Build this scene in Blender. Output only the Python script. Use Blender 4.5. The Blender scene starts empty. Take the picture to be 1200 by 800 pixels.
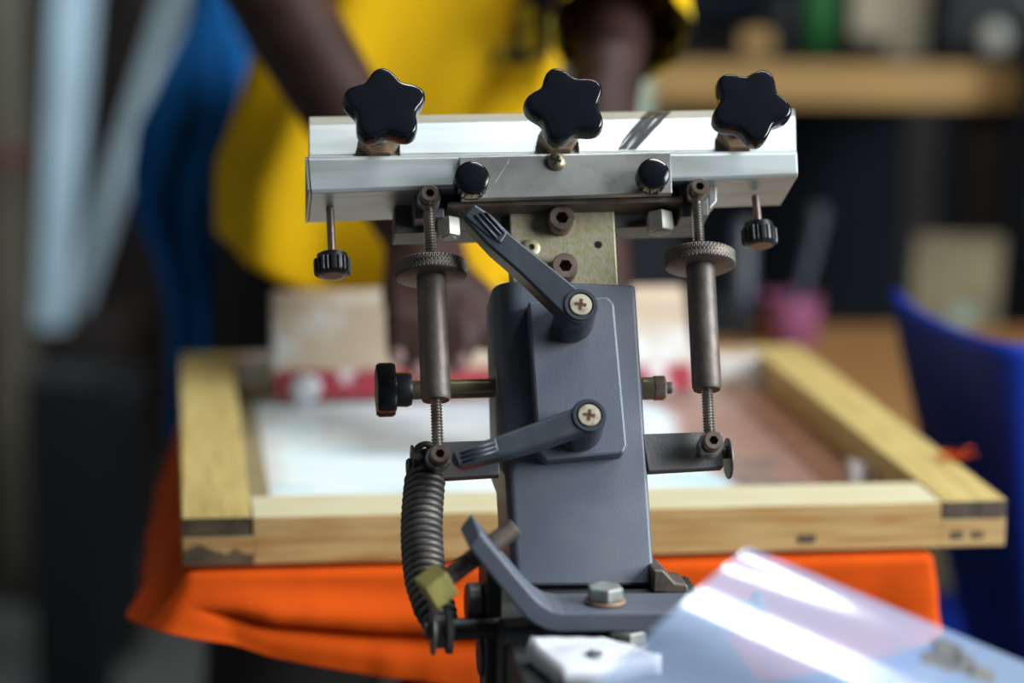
import bpy, bmesh, math, random
from mathutils import Vector, Matrix, noise
random.seed(7)
sc = bpy.context.scene
col = sc.collection
R = math.radians
FPX = 85 / 36 * 1200

# ------------------------------------------------------------------ camera
PITCH, ROLL = R(10.6), R(0.7)
CAM = Vector((0, 0, 1.2))
_F = Vector((0, math.cos(PITCH), -math.sin(PITCH)))
_R0 = Vector((1, 0, 0)); _U0 = Vector((0, math.sin(PITCH), math.cos(PITCH)))
_R = math.cos(ROLL) * _R0 + math.sin(ROLL) * _U0
_U = -math.sin(ROLL) * _R0 + math.cos(ROLL) * _U0

def ray(px, py): return _F + _R * ((px - 600) / FPX) - _U * ((py - 400) / FPX)
def W(px, py, D): return CAM + ray(px, py) * D                     # photo measurement -> place at distance D
def WZ(px, py, z):
    d = ray(px, py); return CAM + d * ((z - CAM.z) / d.z)
def WY(px, py, y):
    d = ray(px, py); return CAM + d * (y / d.y)

cam = bpy.data.objects.new('camera', bpy.data.cameras.new('camera')); col.objects.link(cam)
cam.matrix_world = Matrix(((_R.x, _U.x, -_F.x, 0), (_R.y, _U.y, -_F.y, 0), (_R.z, _U.z, -_F.z, 1.2), (0, 0, 0, 1)))
cam.data.lens = 85; cam.data.sensor_width = 36; cam.data.clip_start = 0.05; cam.data.clip_end = 60
cam.data.dof.use_dof = True; cam.data.dof.focus_distance = 1.135; cam.data.dof.aperture_fstop = 3.3
sc.camera = cam

# ------------------------------------------------------------------ materials
def mat(name, c, rough=.5, metal=0., c2=None, scale=40., amt=.5, bump=0., bscale=200., rscale=None, detail=4., stretch=None, coat=0., spec=None, contrast=(.35, .65)):
    m = bpy.data.materials.new(name); m.use_nodes = True
    nt = m.node_tree; b = nt.nodes['Principled BSDF']; L = nt.links.new
    b.inputs['Roughness'].default_value = rough; b.inputs['Metallic'].default_value = metal
    b.inputs['Base Color'].default_value = (*c, 1)
    if coat: b.inputs['Coat Weight'].default_value = coat
    if spec is not None: b.inputs['Specular IOR Level'].default_value = spec
    tc = nt.nodes.new('ShaderNodeTexCoord'); mp = nt.nodes.new('ShaderNodeMapping')
    L(tc.outputs['Object'], mp.inputs['Vector'])
    if stretch: mp.inputs['Scale'].default_value = stretch
    if c2:
        n = nt.nodes.new('ShaderNodeTexNoise'); n.inputs['Scale'].default_value = scale; n.inputs['Detail'].default_value = detail
        L(mp.outputs['Vector'], n.inputs['Vector'])
        r = nt.nodes.new('ShaderNodeValToRGB'); r.color_ramp.elements[0].position, r.color_ramp.elements[1].position = contrast
        r.color_ramp.elements[0].color = (*c, 1); r.color_ramp.elements[1].color = (*[c[i] + (c2[i] - c[i]) * amt * 2 if amt < .5 else c2[i] for i in range(3)], 1)
        L(n.outputs['Fac'], r.inputs['Fac']); L(r.outputs['Color'], b.inputs['Base Color'])
    if bump:
        n2 = nt.nodes.new('ShaderNodeTexNoise'); n2.inputs['Scale'].default_value = bscale; n2.inputs['Detail'].default_value = 3
        L(mp.outputs['Vector'], n2.inputs['Vector'])
        bp = nt.nodes.new('ShaderNodeBump'); bp.inputs['Strength'].default_value = bump; bp.inputs['Distance'].default_value = .002
        L(n2.outputs['Fac'], bp.inputs['Height']); L(bp.outputs['Normal'], b.inputs['Normal'])
    return m

M = {}
M['alu'] = mat('brushed_aluminium', (.50, .545, .55), .42, .4, (.43, .445, .41), 30, bump=.05, bscale=60, stretch=(.6, 6, 6), contrast=(.45, .75))
M['scale_plate'] = mat('grey_steel_plate', (.42, .42, .41), .42, .6, (.32, .31, .29), 50, bump=.04, bscale=300)
M['steel_dark'] = mat('dark_steel', (.09, .09, .092), .5, .4, (.13, .12, .105), 60)
M['steel_brown'] = mat('oily_brown_steel', (.10, .088, .080), .52, .55, (.17, .135, .11), 110, bump=.08, bscale=400)
M['rod'] = mat('threaded_steel', (.42, .40, .37), .32, .9, (.28, .24, .2), 90)
M['zinc'] = mat('yellow_zinc', (.40, .40, .20), .45, .5, (.52, .43, .34), 320, bump=.12, bscale=900, detail=6, contrast=(.4, .6))
M['brass'] = mat('dull_brass', (.34, .29, .17), .4, .8, (.2, .17, .12), 70)
M['bolt'] = mat('rusty_bolt', (.17, .125, .10), .42, .75, (.29, .22, .18), 150)
M['collar'] = mat('bronze_collar', (.33, .22, .13), .42, .6, (.17, .11, .07), 120)
M['nut'] = mat('pale_zinc_nut', (.46, .45, .39), .55, .3, (.33, .31, .27), 100)
M['paint'] = mat('blue_grey_hammered_paint', (.086, .103, .142), .5, .0, (.108, .118, .146), 45, bump=.10, bscale=1400, coat=.1)
M['paint_arm'] = mat('worn_grey_paint', (.105, .112, .132), .5, .0, (.15, .14, .125), 60, bump=.12, bscale=600)
M['black_gloss'] = mat('glossy_black_plastic', (.005, .006, .009), .14, 0, spec=.4)
M['black_matte'] = mat('satin_black_plastic', (.012, .013, .016), .38, 0, bump=.05, bscale=900)
M['lever'] = mat('dark_blue_grey_lever', (.030, .038, .052), .40, .1, (.045, .053, .066), 90, bump=.05, bscale=1200)
M['screw_head'] = mat('pale_screw_head', (.55, .50, .38), .45, .4, (.30, .15, .08), 260, contrast=(.5, .8))
M['rust'] = mat('rust_slot', (.10, .035, .02), .8)
M['void'] = mat('dark_hole', (.004, .004, .004), .9)
M['spring'] = mat('oily_spring_steel', (.06, .057, .055), .5, .6, (.12, .105, .095), 70)
M['base_dark'] = mat('dark_cast_base', (.022, .024, .029), .55, .1, (.05, .05, .052), 30, bump=.1, bscale=300)
M['yellow_cap'] = mat('yellow_zinc_cap', (.44, .38, .12), .45, .25, (.30, .25, .08), 90)
M['greybolt'] = mat('grey_green_bolt', (.33, .37, .35), .5, .4, (.22, .2, .17), 120)
M['oxide'] = mat('rusty_washer', (.33, .21, .14), .6, .3)

def obj(name, bm_or_me, m, parent=None, smooth=False, bevel=0, segs=2, angle=35, mats=None):
    me = bm_or_me
    if isinstance(me, bmesh.types.BMesh):
        b = me; me = bpy.data.meshes.new(name)
        bmesh.ops.recalc_face_normals(b, faces=b.faces[:]); b.to_mesh(me); b.free()
    o = bpy.data.objects.new(name, me); col.objects.link(o)
    for x in (mats or [m]): me.materials.append(x)
    if smooth: me.shade_smooth()
    if bevel:
        md = o.modifiers.new('bevel', 'BEVEL'); md.width = bevel; md.segments = segs; md.limit_method = 'ANGLE'; md.angle_limit = R(angle)
        md.harden_normals = False
    if parent: o.parent = parent
    return o

def autosmooth(o, ang=40):
    me = o.data; me.shade_smooth()
    bm = bmesh.new(); bm.from_mesh(me)
    for e in bm.edges:
        if len(e.link_faces) == 2 and e.calc_face_angle(0) > R(ang): e.smooth = False
    bm.to_mesh(me); bm.free(); return o

def empty(name, loc=(0, 0, 0), rz=0.):
    e = bpy.data.objects.new(name, None); col.objects.link(e); e.location = loc; e.rotation_euler = (0, 0, rz); e.empty_display_size = .05; return e

def tag(o, label=None, cat=None, group=None, kind=None):
    for k, v in (('label', label), ('category', cat), ('group', group), ('kind', kind)):
        if v: o[k] = v
    return o

# ------------------------------------------------------------------ mesh helpers (any coordinates)
def add_prism(bm, loop_a, loop_b):
    """closed solid between two equal-length loops of points"""
    a = [bm.verts.new(p) for p in loop_a]; b = [bm.verts.new(p) for p in loop_b]; n = len(a)
    bm.faces.new(a); bm.faces.new(b[::-1])
    for i in range(n): bm.faces.new((a[i], b[i], b[(i + 1) % n], a[(i + 1) % n]))

def basis(ax):
    ax = Vector(ax).normalized()
    t = Vector((0, 0, 1)) if abs(ax.z) < .9 else Vector((1, 0, 0))
    e1 = t.cross(ax).normalized(); e2 = ax.cross(e1); return ax, e1, e2

def add_lathe(bm, org, ax, prof, segs=32, rfun=None, ref=None, cap=True):
    """prof: (radius, distance along axis); rfun(theta, radius, i) may modulate the radius"""
    org = Vector(org); ax, e1, e2 = basis(ax)
    if ref is not None:
        e1 = (Vector(ref) - ax * Vector(ref).dot(ax)).normalized(); e2 = ax.cross(e1)
    rings = []
    for i, (r, t) in enumerate(prof):
        ring = []
        for k in range(segs):
            th = 2 * math.pi * k / segs
            rr = rfun(th, r, i) if rfun else r
            ring.append(bm.verts.new(org + ax * t + (e1 * math.cos(th) + e2 * math.sin(th)) * max(rr, 1e-5)))
        rings.append(ring)
    for i in range(len(rings) - 1):
        for k in range(segs):
            bm.faces.new((rings[i][k], rings[i][(k + 1) % segs], rings[i + 1][(k + 1) % segs], rings[i + 1][k]))
    if cap:
        bm.faces.new(rings[0][::-1]); bm.faces.new(rings[-1])

def add_tube(bm, pts, rad, segs=10, cap=True):
    pts = [Vector(p) for p in pts]; n = len(pts); rings = []
    pe1 = None
    for i, p in enumerate(pts):
        t = (pts[min(i + 1, n - 1)] - pts[max(i - 1, 0)]).normalized()
        if pe1 is None: _, e1, e2 = basis(t)
        else:
            e1 = (pe1 - t * pe1.dot(t)).normalized(); e2 = t.cross(e1)
        pe1 = e1
        r = rad[i] if isinstance(rad, (list, tuple)) else rad
        rings.append([bm.verts.new(p + (e1 * math.cos(2 * math.pi * k / segs) + e2 * math.sin(2 * math.pi * k / segs)) * r) for k in range(segs)])
    for i in range(n - 1):
        for k in range(segs):
            bm.faces.new((rings[i][k], rings[i][(k + 1) % segs], rings[i + 1][(k + 1) % segs], rings[i + 1][k]))
    if cap:
        bm.faces.new(rings[0][::-1]); bm.faces.new(rings[-1])

def add_box(bm, c, s, rot=None):
    r = bmesh.ops.create_cube(bm, size=1)
    for v in r['verts']:
        p = Vector((v.co.x * s[0], v.co.y * s[1], v.co.z * s[2]))
        if rot is not None: p = rot @ p
        v.co = p + Vector(c)

def thread_prof(r, L, pitch=.0014, depth=.0007):
    pr = []; n = max(2, int(L / pitch)); p = L / n
    for i in range(n):
        pr += [(r - depth, i * p), (r, i * p + p * .5)]
    pr.append((r - depth, L)); return pr

def socket_head(org, ax, r, h, up, parent_name=None):
    """cap screw head with a hexagonal socket"""
    bm = bmesh.new()
    org = Vector(org); ax = Vector(ax).normalized()
    prof = [(r, 0), (r, h - r * .12), (r * .9, h), (r * .52, h)]
    add_lathe(bm, org, ax, prof, 36, cap=False)
    # socket walls
    a, e1, e2 = basis(ax)
    outer = [org + ax * h + (e1 * math.cos(2 * math.pi * k / 36) + e2 * math.sin(2 * math.pi * k / 36)) * r * .52 for k in range(36)]
    def hexr(th):
        th = (th % (math.pi / 3)) - math.pi / 6
        return r * .46 / math.cos(th) * math.cos(math.pi / 6) * 1.08
    inn = [org + ax * h + (e1 * math.cos(2 * math.pi * k / 36) + e2 * math.sin(2 * math.pi * k / 36)) * hexr(2 * math.pi * k / 36) for k in range(36)]
    dp = [p - ax * h * .75 for p in inn]
    va = [bm.verts.new(p) for p in outer]; vb = [bm.verts.new(p) for p in inn]; vc = [bm.verts.new(p) for p in dp]
    for k in range(36):
        j = (k + 1) % 36
        bm.faces.new((va[k], va[j], vb[j], vb[k])); bm.faces.new((vb[k], vb[j], vc[j], vc[k]))
    bm.faces.new(vc)
    bmesh.ops.remove_doubles(bm, verts=bm.verts[:], dist=1e-6)
    return bm

def hexprof(th, r, i):
    t = (th % (math.pi / 3)) - math.pi / 6
    return r * math.cos(math.pi / 6) / math.cos(t)

# ------------------------------------------------------------------ the raised arm's own frame: X right, U up along the arm, N out of its face
TILT, YAW, RL = R(18), R(7.5), R(1.3)
A0 = W(660, 400, 1.15)
rx = Matrix.Rotation(-TILT, 3, 'X'); ry = Matrix.Rotation(YAW, 3, 'Y'); rzm = Matrix.Rotation(RL, 3, 'Z')
cam3 = Matrix(((_R.x, _U.x, -_F.x), (_R.y, _U.y, -_F.y), (_R.z, _U.z, -_F.z)))
am = cam3 @ rzm @ ry @ rx
AX, AU, AN = am @ Vector((1, 0, 0)), am @ Vector((0, 1, 0)), am @ Vector((0, 0, 1))
AM = Matrix(((AX.x, -AN.x, AU.x, A0.x), (AX.y, -AN.y, AU.y, A0.y), (AX.z, -AN.z, AU.z, A0.z), (0, 0, 0, 1)))
XL, NL, UL = Vector((1, 0, 0)), Vector((0, -1, 0)), Vector((0, 0, 1))

def A(px, py, n=0.):
    """measured point on the plane n millimetres out of the arm's face, in the arm's own coordinates"""
    d = ray(px, py); nn = n / 1000
    t = (nn + (A0 - CAM).dot(AN)) / d.dot(AN)
    p = CAM + d * t - A0
    return Vector((p.dot(AX), -p.dot(AN), p.dot(AU)))

def a_prism(bm, px, n0, n1):
    la = [A(x, y, n1) for x, y in px]
    add_prism(bm, la, [Vector((p.x, -n0 / 1000, p.z)) for p in la])

press = empty('screen_printing_press', (0.02, 1.15, 0))
tag(press, 'steel screen printing press with three black star knobs on its raised clamp', 'printing press')
inv = Matrix.Translation(press.location).inverted()
def arm(o):
    o.parent = press; o.matrix_local = inv @ AM; return o
MM = .001

# --- post casting with cross arms
bm = bmesh.new()
# upper block: its left front edge is rounded over broadly, so cross-sections are stacked down the post
def post_loop(yl, xl_, yr, xr_, rad):
    pl_, pr_ = A(xl_, yl, -rad), A(xr_, yr, 0)
    rad /= 1000; lp = []
    for k in range(9):
        a = math.pi / 2 * k / 8
        x = pl_.x + rad * .9 * (1 - math.cos(a)); y = rad * (1 - math.sin(a))
        t = (x - pl_.x) / (pr_.x - pl_.x); lp.append(Vector((x, y, pl_.z + (pr_.z - pl_.z) * t)))
    for k in range(4):
        a = math.pi / 2 * k / 3; q = .0022
        lp.append(Vector((pr_.x - q + q * math.sin(a), q - q * math.cos(a), pr_.z)))
    lp += [Vector((pr_.x, .040, pr_.z)), Vector((pl_.x, .040, pl_.z))]
    return lp
lps = [post_loop(339, 576, 334, 745, 15), post_loop(546, 582, 540, 758.5, 15), post_loop(556, 591, 552, 759.2, 5), post_loop(688, 599, 685, 768, 5)]
vl = [[bm.verts.new(p) for p in lp] for lp in lps]
bm.faces.new(vl[0]); bm.faces.new(vl[-1][::-1])
for a, b in zip(vl, vl[1:]):
    for i in range(len(a)): bm.faces.new((a[i], b[i], b[(i + 1) % len(a)], a[(i + 1) % len(a)]))
post = arm(obj('post', bm, M['paint'], bevel=.0012, segs=2)); autosmooth(post, 35)
bm = bmesh.new(); a_prism(bm, [(584, 520), (590, 515), (500, 518), (501, 561), (586, 556)], -7, -.15)
arm(obj('cross_arm', bm, M['paint_arm'], bevel=.0006)).parent = press
bm = bmesh.new(); a_prism(bm, [(752, 508), (846, 505), (848, 547), (760, 552)], -7, -.15)
arm(obj('cross_arm', bm, M['paint_arm'], bevel=.0006))
bm = bmesh.new(); a_prism(bm, [(619, 353), (712, 347), (720, 355), (735, 522), (731, 531), (640, 539), (631, 531)], -1, 9)
arm(obj('face_plate', bm, M['paint'], bevel=.0012, segs=2))

# --- zinc plate with socket bolts
bm = bmesh.new(); a_prism(bm, [(597, 244), (719, 241), (724, 331), (727, 350), (602, 352)], -18, -3)
zp = arm(obj('zinc_plate', bm, M['zinc'], bevel=.0005))
def sub(o, parent):
    o.parent = parent; return o
for px, py, r in ((656, 262, 6.6), (660, 318, 6.6)):
    o = sub(obj('socket_bolt', socket_head(A(px, py, -3), NL, r * MM, 8.5 * MM, UL), M['bolt']), zp); autosmooth(o)
bm = bmesh.new(); add_lathe(bm, A(701, 287, -3.4), NL, [(1.9 * MM, 0), (1.9 * MM, .55 * MM)], 20)
sub(obj('drilled_hole', bm, M['void']), zp)
bm = bmesh.new(); add_lathe(bm, A(622, 291, -3), NL, [(4.4 * MM, 0), (4.4 * MM, 1.5 * MM), (3.4 * MM, 2.2 * MM), (1.6 * MM, 2.2 * MM), (1.5 * MM, .4 * MM)], 24)
autosmooth(sub(obj('cap_screw', bm, M['zinc']), zp))

# --- aluminium clamp bar (profile swept from its left end to its right end)
fL, fR = A(365, 227, 14), A(935, 207, 14)
aL, aR = A(362, 137, -22), A(931, 128, -22)
def prof(side):
    p = []
    S = 0 if side == 'l' else 1
    for l, r, n in (((362, 137), (931, 128), -22), ((362, 146), (932, 136), -4), ((362, 181), (933, 174), 3.5), ((362, 183.5), (933, 176.5), 3.5), ((361, 184), (934, 177), 12), ((361, 187), (934, 180), 13.5), ((364, 222), (935, 203), 14), ((365, 227), (935, 207), 12.5)):
        p.append(A(*((l, r)[S]), n))
    b = p[-1]; t = p[0]
    p += [Vector((b.x, .026, b.z)), Vector((b.x, .026, b.z + .004)), Vector((t.x, .026, t.z))]
    return p
bm = bmesh.new(); add_prism(bm, prof('l'), prof('r'))
bar = arm(obj('clamp_bar', bm, M['alu'], bevel=.0005))
# end plate on the left end
pl = prof('l')
bm = bmesh.new(); e0 = [p for p in pl[3:10]]
add_prism(bm, [p + Vector((-.0002, 0, 0)) for p in e0], [p + Vector((-.0014, 0, 0)) for p in e0])
sub(obj('end_plate', bm, M['scale_plate']), bar)
# seams where the clamp shoes slide, marker stroke
for x in (467, 676.5):
    bm = bmesh.new()
    a, b = A(x, 168, 2.2), A(x + .5, 178 if x > 600 else 182, 4.2)
    add_box(bm, (a + b) / 2, (.0011, .0030, (a - b).length))
    sub(obj('shoe_gap', bm, M['void']), bar)
mk = bpy.data.materials.new('black_marker_ink'); mk.use_nodes = True
nt = mk.node_tree; b = nt.nodes['Principled BSDF']; b.inputs['Base Color'].default_value = (.02, .02, .022, 1); b.inputs['Roughness'].default_value = .6
tc = nt.nodes.new('ShaderNodeTexCoord'); mp = nt.nodes.new('ShaderNodeMapping'); mp.inputs['Rotation'].default_value = (0, R(-40), 0); mq = nt.nodes.new('ShaderNodeMapping'); mq.inputs['Scale'].default_value = (1, .1, .05)
n = nt.nodes.new('ShaderNodeTexNoise'); n.inputs['Scale'].default_value = 900; n.inputs['Detail'].default_value = 4
r = nt.nodes.new('ShaderNodeValToRGB'); r.color_ramp.elements[0].position = .32; r.color_ramp.elements[1].position = .48
r.color_ramp.elements[0].color = (.12, .12, .12, 1)
nt.links.new(tc.outputs['Object'], mp.inputs['Vector']); nt.links.new(mp.outputs['Vector'], mq.inputs['Vector']); nt.links.new(mq.outputs['Vector'], n.inputs['Vector']); nt.links.new(n.outputs['Fac'], r.inputs['Fac']); nt.links.new(r.outputs['Color'], b.inputs['Alpha'])
def bar_face(px, py):
    """point on the bar's upper faces under a measured point"""
    t = (px - 362) / 570
    y_b, y_c = 146 - 10 * t, 181 - 7 * t
    if py >= y_b:
        n = -4 + (py - y_b) / (y_c - y_b) * 7.5; return A(px, py, n + .25)
    y_a = 137 - 9 * t
    return A(px, py, -4 - (y_b - py) / (y_b - y_a) * 18 + .25) + Vector((0, 0, .0003))
bm = bmesh.new()
rows = [(175, 724, 745), (164, 730, 755), (152, 739, 766), (143, 747, 775), (139.4, 750, 778), (138.4, 751, 779), (135, 755, 783), (131, 759, 788)]
vs = [[bm.verts.new(bar_face(xl + (xr - xl) * k / 4, y)) for k in range(5)] for y, xl, xr in rows]
for i in range(len(rows) - 1):
    for k in range(4): bm.faces.new((vs[i][k], vs[i][k + 1], vs[i + 1][k + 1], vs[i + 1][k]))
sub(obj('marker_stroke', bm, mk), bar)

# --- steel scale plate on the lip
bm = bmesh.new(); a_prism(bm, [(538, 183.5), (786, 178), (788, 226), (541, 233)], 12, 16.5)
sp = arm(obj('scale_plate', bm, M['scale_plate'], bevel=.0005))
c = A(652, 190, 16.5)
bm = bmesh.new(); add_lathe(bm, c, NL, [(4.6 * MM, 0), (4.5 * MM, 1. * MM), (3.6 * MM, 2.2 * MM), (2. * MM, 2.9 * MM), (.3 * MM, 3.1 * MM)], 28)
ps = sub(obj('cross_head_screw', bm, M['brass'], smooth=True), sp)
bm = bmesh.new()
for s in ((.0042, .0011), (.0011, .0042)): add_box(bm, c + NL * .0028, (s[0], .0008, s[1]), Matrix.Rotation(R(25), 3, 'Y'))
sub(obj('screw_slot', bm, M['void']), sp)
# thin scratches
for p_, q_, r_ in (((598, 186), (580, 214), .00005), ((680, 190), (722, 212), .00004)):
    bm = bmesh.new(); add_tube(bm, [A(*p_, 16.52), A(*q_, 16.52)], r_, 6)
    sub(obj('scratch', bm, M['alu']), sp)

# --- dark channel behind and under the bar
bm = bmesh.new(); a_prism(bm, [(463, 224), (484, 220), (530, 235), (800, 229), (822, 224), (823, 264), (462, 273)], -24, -7)
beam = arm(obj('support_channel', bm, M['steel_dark'], bevel=.0008))
bm = bmesh.new(); a_prism(bm, [(524, 236), (800, 230), (800, 236), (524, 242)], -8, 9)
sub(obj('channel_edge', bm, M['steel_brown'], bevel=.0004), beam)
def hexnut(center, ax, r, h, m, parent, name='hex_nut', hole=True):
    bm = bmesh.new()
    add_lathe(bm, center, ax, [(r * .93, 0), (r, h * .12), (r, h * .88), (r * .93, h)], 36, hexprof)
    if hole: add_lathe(bm, Vector(center) - Vector(ax).normalized() * h * .06, ax, [(r * .45, 0), (r * .6, h * .05)], 24)
    o = obj(name, bm, m); autosmooth(o, 25); return sub(o, parent)
hexnut(A(526, 278, -1), UL, 6 * MM, 9 * MM, M['nut'], beam)
hexnut(A(774, 272, -1), UL, 6.8 * MM, 9.5 * MM, M['nut'], beam)

# --- star knobs
def star_knob(base, ctr, th0, R0=20.2 * MM):
    """base: on the bar (arm coords), ctr: middle of the knob's front face"""
    ax = (ctr - base); Ltot = ax.length; ax.normalize()
    def rf(th, r, i): return r * (.872 + .128 * math.cos(5 * (th - R(th0))))
    bm = bmesh.new(); T = 11 * MM
    pr = [(.2, -T), (.86, -T), (.95, -T * .95), (.985, -T * .85), (1., -T * .7), (1., -T * .34), (.992, -T * .2), (.975, -T * .09), (.945, -T * .025), (.905, 0.), (.8, .0002), (.4, .0004), (.05, .0005)]
    e = XL - ax * XL.dot(ax)
    add_lathe(bm, ctr, ax, [(a * R0, t) for a, t in pr], 90, rf, ref=e)
    k = arm(obj('star_knob', bm, M['black_gloss'], smooth=True))
    bm = bmesh.new(); add_lathe(bm, ctr - ax * (T + .008), ax, [(.0075, 0), (.009, .003), (.0095, .0085)], 28)
    sub(autosmooth(obj('hub', bm, M['black_gloss'])), k)
    bm = bmesh.new(); add_lathe(bm, base - ax * .004, ax, thread_prof(.004, Ltot - T - .003), 20)
    sub(autosmooth(obj('threaded_stem', bm, M['bolt']), 20), k)
    bm = bmesh.new(); add_lathe(bm, base - ax * .003, ax, [(.0098, 0), (.0102, .001), (.0102, .010), (.0094, .012), (.005, .012)], 36, hexprof)
    sub(autosmooth(obj('hex_collar', bm, M['collar']), 25), k)
    return k
star_knob(A(443, 172, 3), A(452, 121, 44), 92)
star_knob(A(653, 166, 3), A(664.5, 121, 44), 105)
star_knob(A(862, 163, 3), A(880.5, 121, 44), 60)

# --- small round thumb knobs facing out
def thumb_knob(px, py, r, base_n=14, n=30):
    def rf(th, rr, i): return rr * (1 + (.022 * (1 if math.cos(th * 20) > .2 else -.6) if 0 < i < 5 else 0))
    bm = bmesh.new(); c = A(px, py, n)
    add_lathe(bm, c, NL, [(r * .5, -.010), (r * .93, -.010), (r, -.009), (r, -.006), (r, -.003), (r, -.0012), (r * .97, -.0004), (r * .9, 0.), (r * .5, .0006), (r * .05, .0008)], 84, rf)
    k = arm(obj('thumb_knob', bm, M['black_gloss'])); autosmooth(k, 50)
    bm = bmesh.new(); add_lathe(bm, Vector((c.x, -base_n * MM, c.z)), NL, [(.0042, 0), (.0042, (n - base_n) * MM - .009)], 20)
    sub(obj('stem', bm, M['brass'], smooth=True), k)
thumb_knob(553.5, 207, 8.3 * MM); thumb_knob(766.5, 202, 7.7 * MM, 16.5)

# --- thumb screws hanging below the bar ends
def hanging(px, y0, y1, y2, r, n=-6):
    def rf(th, rr, i): return rr * (1 + (.05 * (1 if math.cos(th * 20) > 0 else -1) if 1 <= i <= 3 else 0))
    top, mid, bot = A(px[0], y0, n), A(px[1], y1, n), A(px[1], y2, n)
    ax = UL
    h = mid.z - bot.z
    bm = bmesh.new()
    add_lathe(bm, Vector((mid.x, mid.y, bot.z)), ax, [(r * .8, 0), (r * .98, h * .1), (r, h * .2), (r, h * .72), (r * .86, h * .76), (r * .84, h * .98), (r * .78, h)], 80, rf)
    k = arm(obj('hanging_thumb_screw', bm, M['black_matte'])); autosmooth(k, 40)
    bm = bmesh.new(); add_lathe(bm, mid, ax, thread_prof(.0021, top.z - mid.z + .004, .0011, .0004), 18)
    sub(obj('threaded_stem', bm, M['bolt'], smooth=True), k)
    bm = bmesh.new(); add_lathe(bm, Vector((mid.x, mid.y, bot.z - .0002)), ax, [(r * .55, 0), (r * .72, .0006)], 30)
    sub(obj('bottom_plug', bm, M['oxide']), k)
hanging((389, 389), 252, 298, 323, 8.6 * MM)
hanging((885, 888.5), 238, 262, 288, 8.3 * MM)

# --- adjuster rods (turnbuckles)
def adjuster(top, wheel, tube0, tube1, low, n=9, rt=7.0, rw=17.0, eye=(12, 6)):
    pt, pw, p0, p1, pl_ = [A(*p, n) for p in (top, wheel, tube0, tube1, low)]
    ax = (pt - pl_).normalized()
    def on(p): return pl_ + ax * (p - pl_).dot(ax)
    p0, p1, pw = on(p0), on(p1), on(pw)
    rt *= MM; rw *= MM
    bm = bmesh.new(); L = (p0 - p1).length
    add_lathe(bm, p1, ax, [(rt * .55, 0), (rt * .9, 0), (rt, .0015), (rt, L)], 40)
    tube = arm(autosmooth(obj('adjuster_tube', bm, M['steel_brown'])))
    # knurled wheel: a diamond pattern of real relief on its rim
    bm = bmesh.new(); S = 220; hw = .0036
    ts = [-hw, -hw] + [-hw + .0006 + (2 * hw - .0012) * i / 8 for i in range(9)] + [hw, hw]
    rs = [rw * .4, rw * .95] + [rw] * 9 + [rw * .95, rw * .4]
    def rf(th, r, i):
        if 2 <= i <= 10:
            a = math.sin(th * 55 + ts[i] * 2600); b = math.sin(th * 55 - ts[i] * 2600)
            return r + .00042 * max(a, b)* (1 if True else 0) - .0003
        return r
    add_lathe(bm, pw, ax, list(zip(rs, ts)), S, rf)
    sub(autosmooth(obj('knurled_wheel', bm, M['steel_brown']), 55), tube)
    bm = bmesh.new(); add_lathe(bm, pw + ax * hw, ax, [(rt * .75, 0), (rt * .7, .0022)], 30)
    sub(autosmooth(obj('wheel_collar', bm, M['steel_brown'])), tube)
    bm = bmesh.new(); add_lathe(bm, pw, ax, thread_prof(.0029, (pt - pw).length - .003), 22)
    sub(autosmooth(obj('threaded_rod', bm, M['rod']), 20), tube)
    bm = bmesh.new(); add_lathe(bm, pl_ + ax * .004, ax, thread_prof(.0029, (p1 - pl_).length - .003), 22)
    sub(autosmooth(obj('threaded_rod', bm, M['rod']), 20), tube)
    # eyes with socket screws
    for c, r in ((pt, 5.0), (pl_, 5.2)):
        bm = bmesh.new(); add_lathe(bm, c - NL * .004, NL, [(r * MM * 1.12, 0), (r * MM * 1.15, .001), (r * MM * 1.15, .007), (r * MM * 1.0, .008)], 32)
        sub(autosmooth(obj('rod_eye', bm, M['rod'])), tube)
        o = obj('socket_screw', socket_head(c + NL * .004, NL, r * .86 * MM, .0055, UL), M['bolt']); autosmooth(o); sub(o, tube)
    bm = bmesh.new(); add_lathe(bm, Vector((pl_.x, .001, pl_.z)), NL, [(.0035, 0), (.0035, n * MM)], 20)
    sub(obj('pivot_pin', bm, M['bolt'], smooth=True), tube)
    return tube
adjuster((502, 234.5), (505, 317), (507, 322), (511, 469), (513.5, 537.5))
adjuster((816, 226.5), (819.5, 304.5), (823, 312), (828.5, 457), (832, 522))
for pts in ([(484, 219), (519, 217), (521, 254), (486, 256)], [(796, 209), (829, 208), (831, 252), (798, 254)]):
    bm = bmesh.new(); a_prism(bm, pts, -8, 5.5)
    arm(obj('pivot_block', bm, M['paint_arm'], bevel=.0007))
bm = bmesh.new(); a_prism(bm, [(830, 211), (840, 214), (840, 236), (831, 246)], -8, 3)
arm(obj('pivot_block_lug', bm, M['scale_plate'], bevel=.0006))

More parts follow.
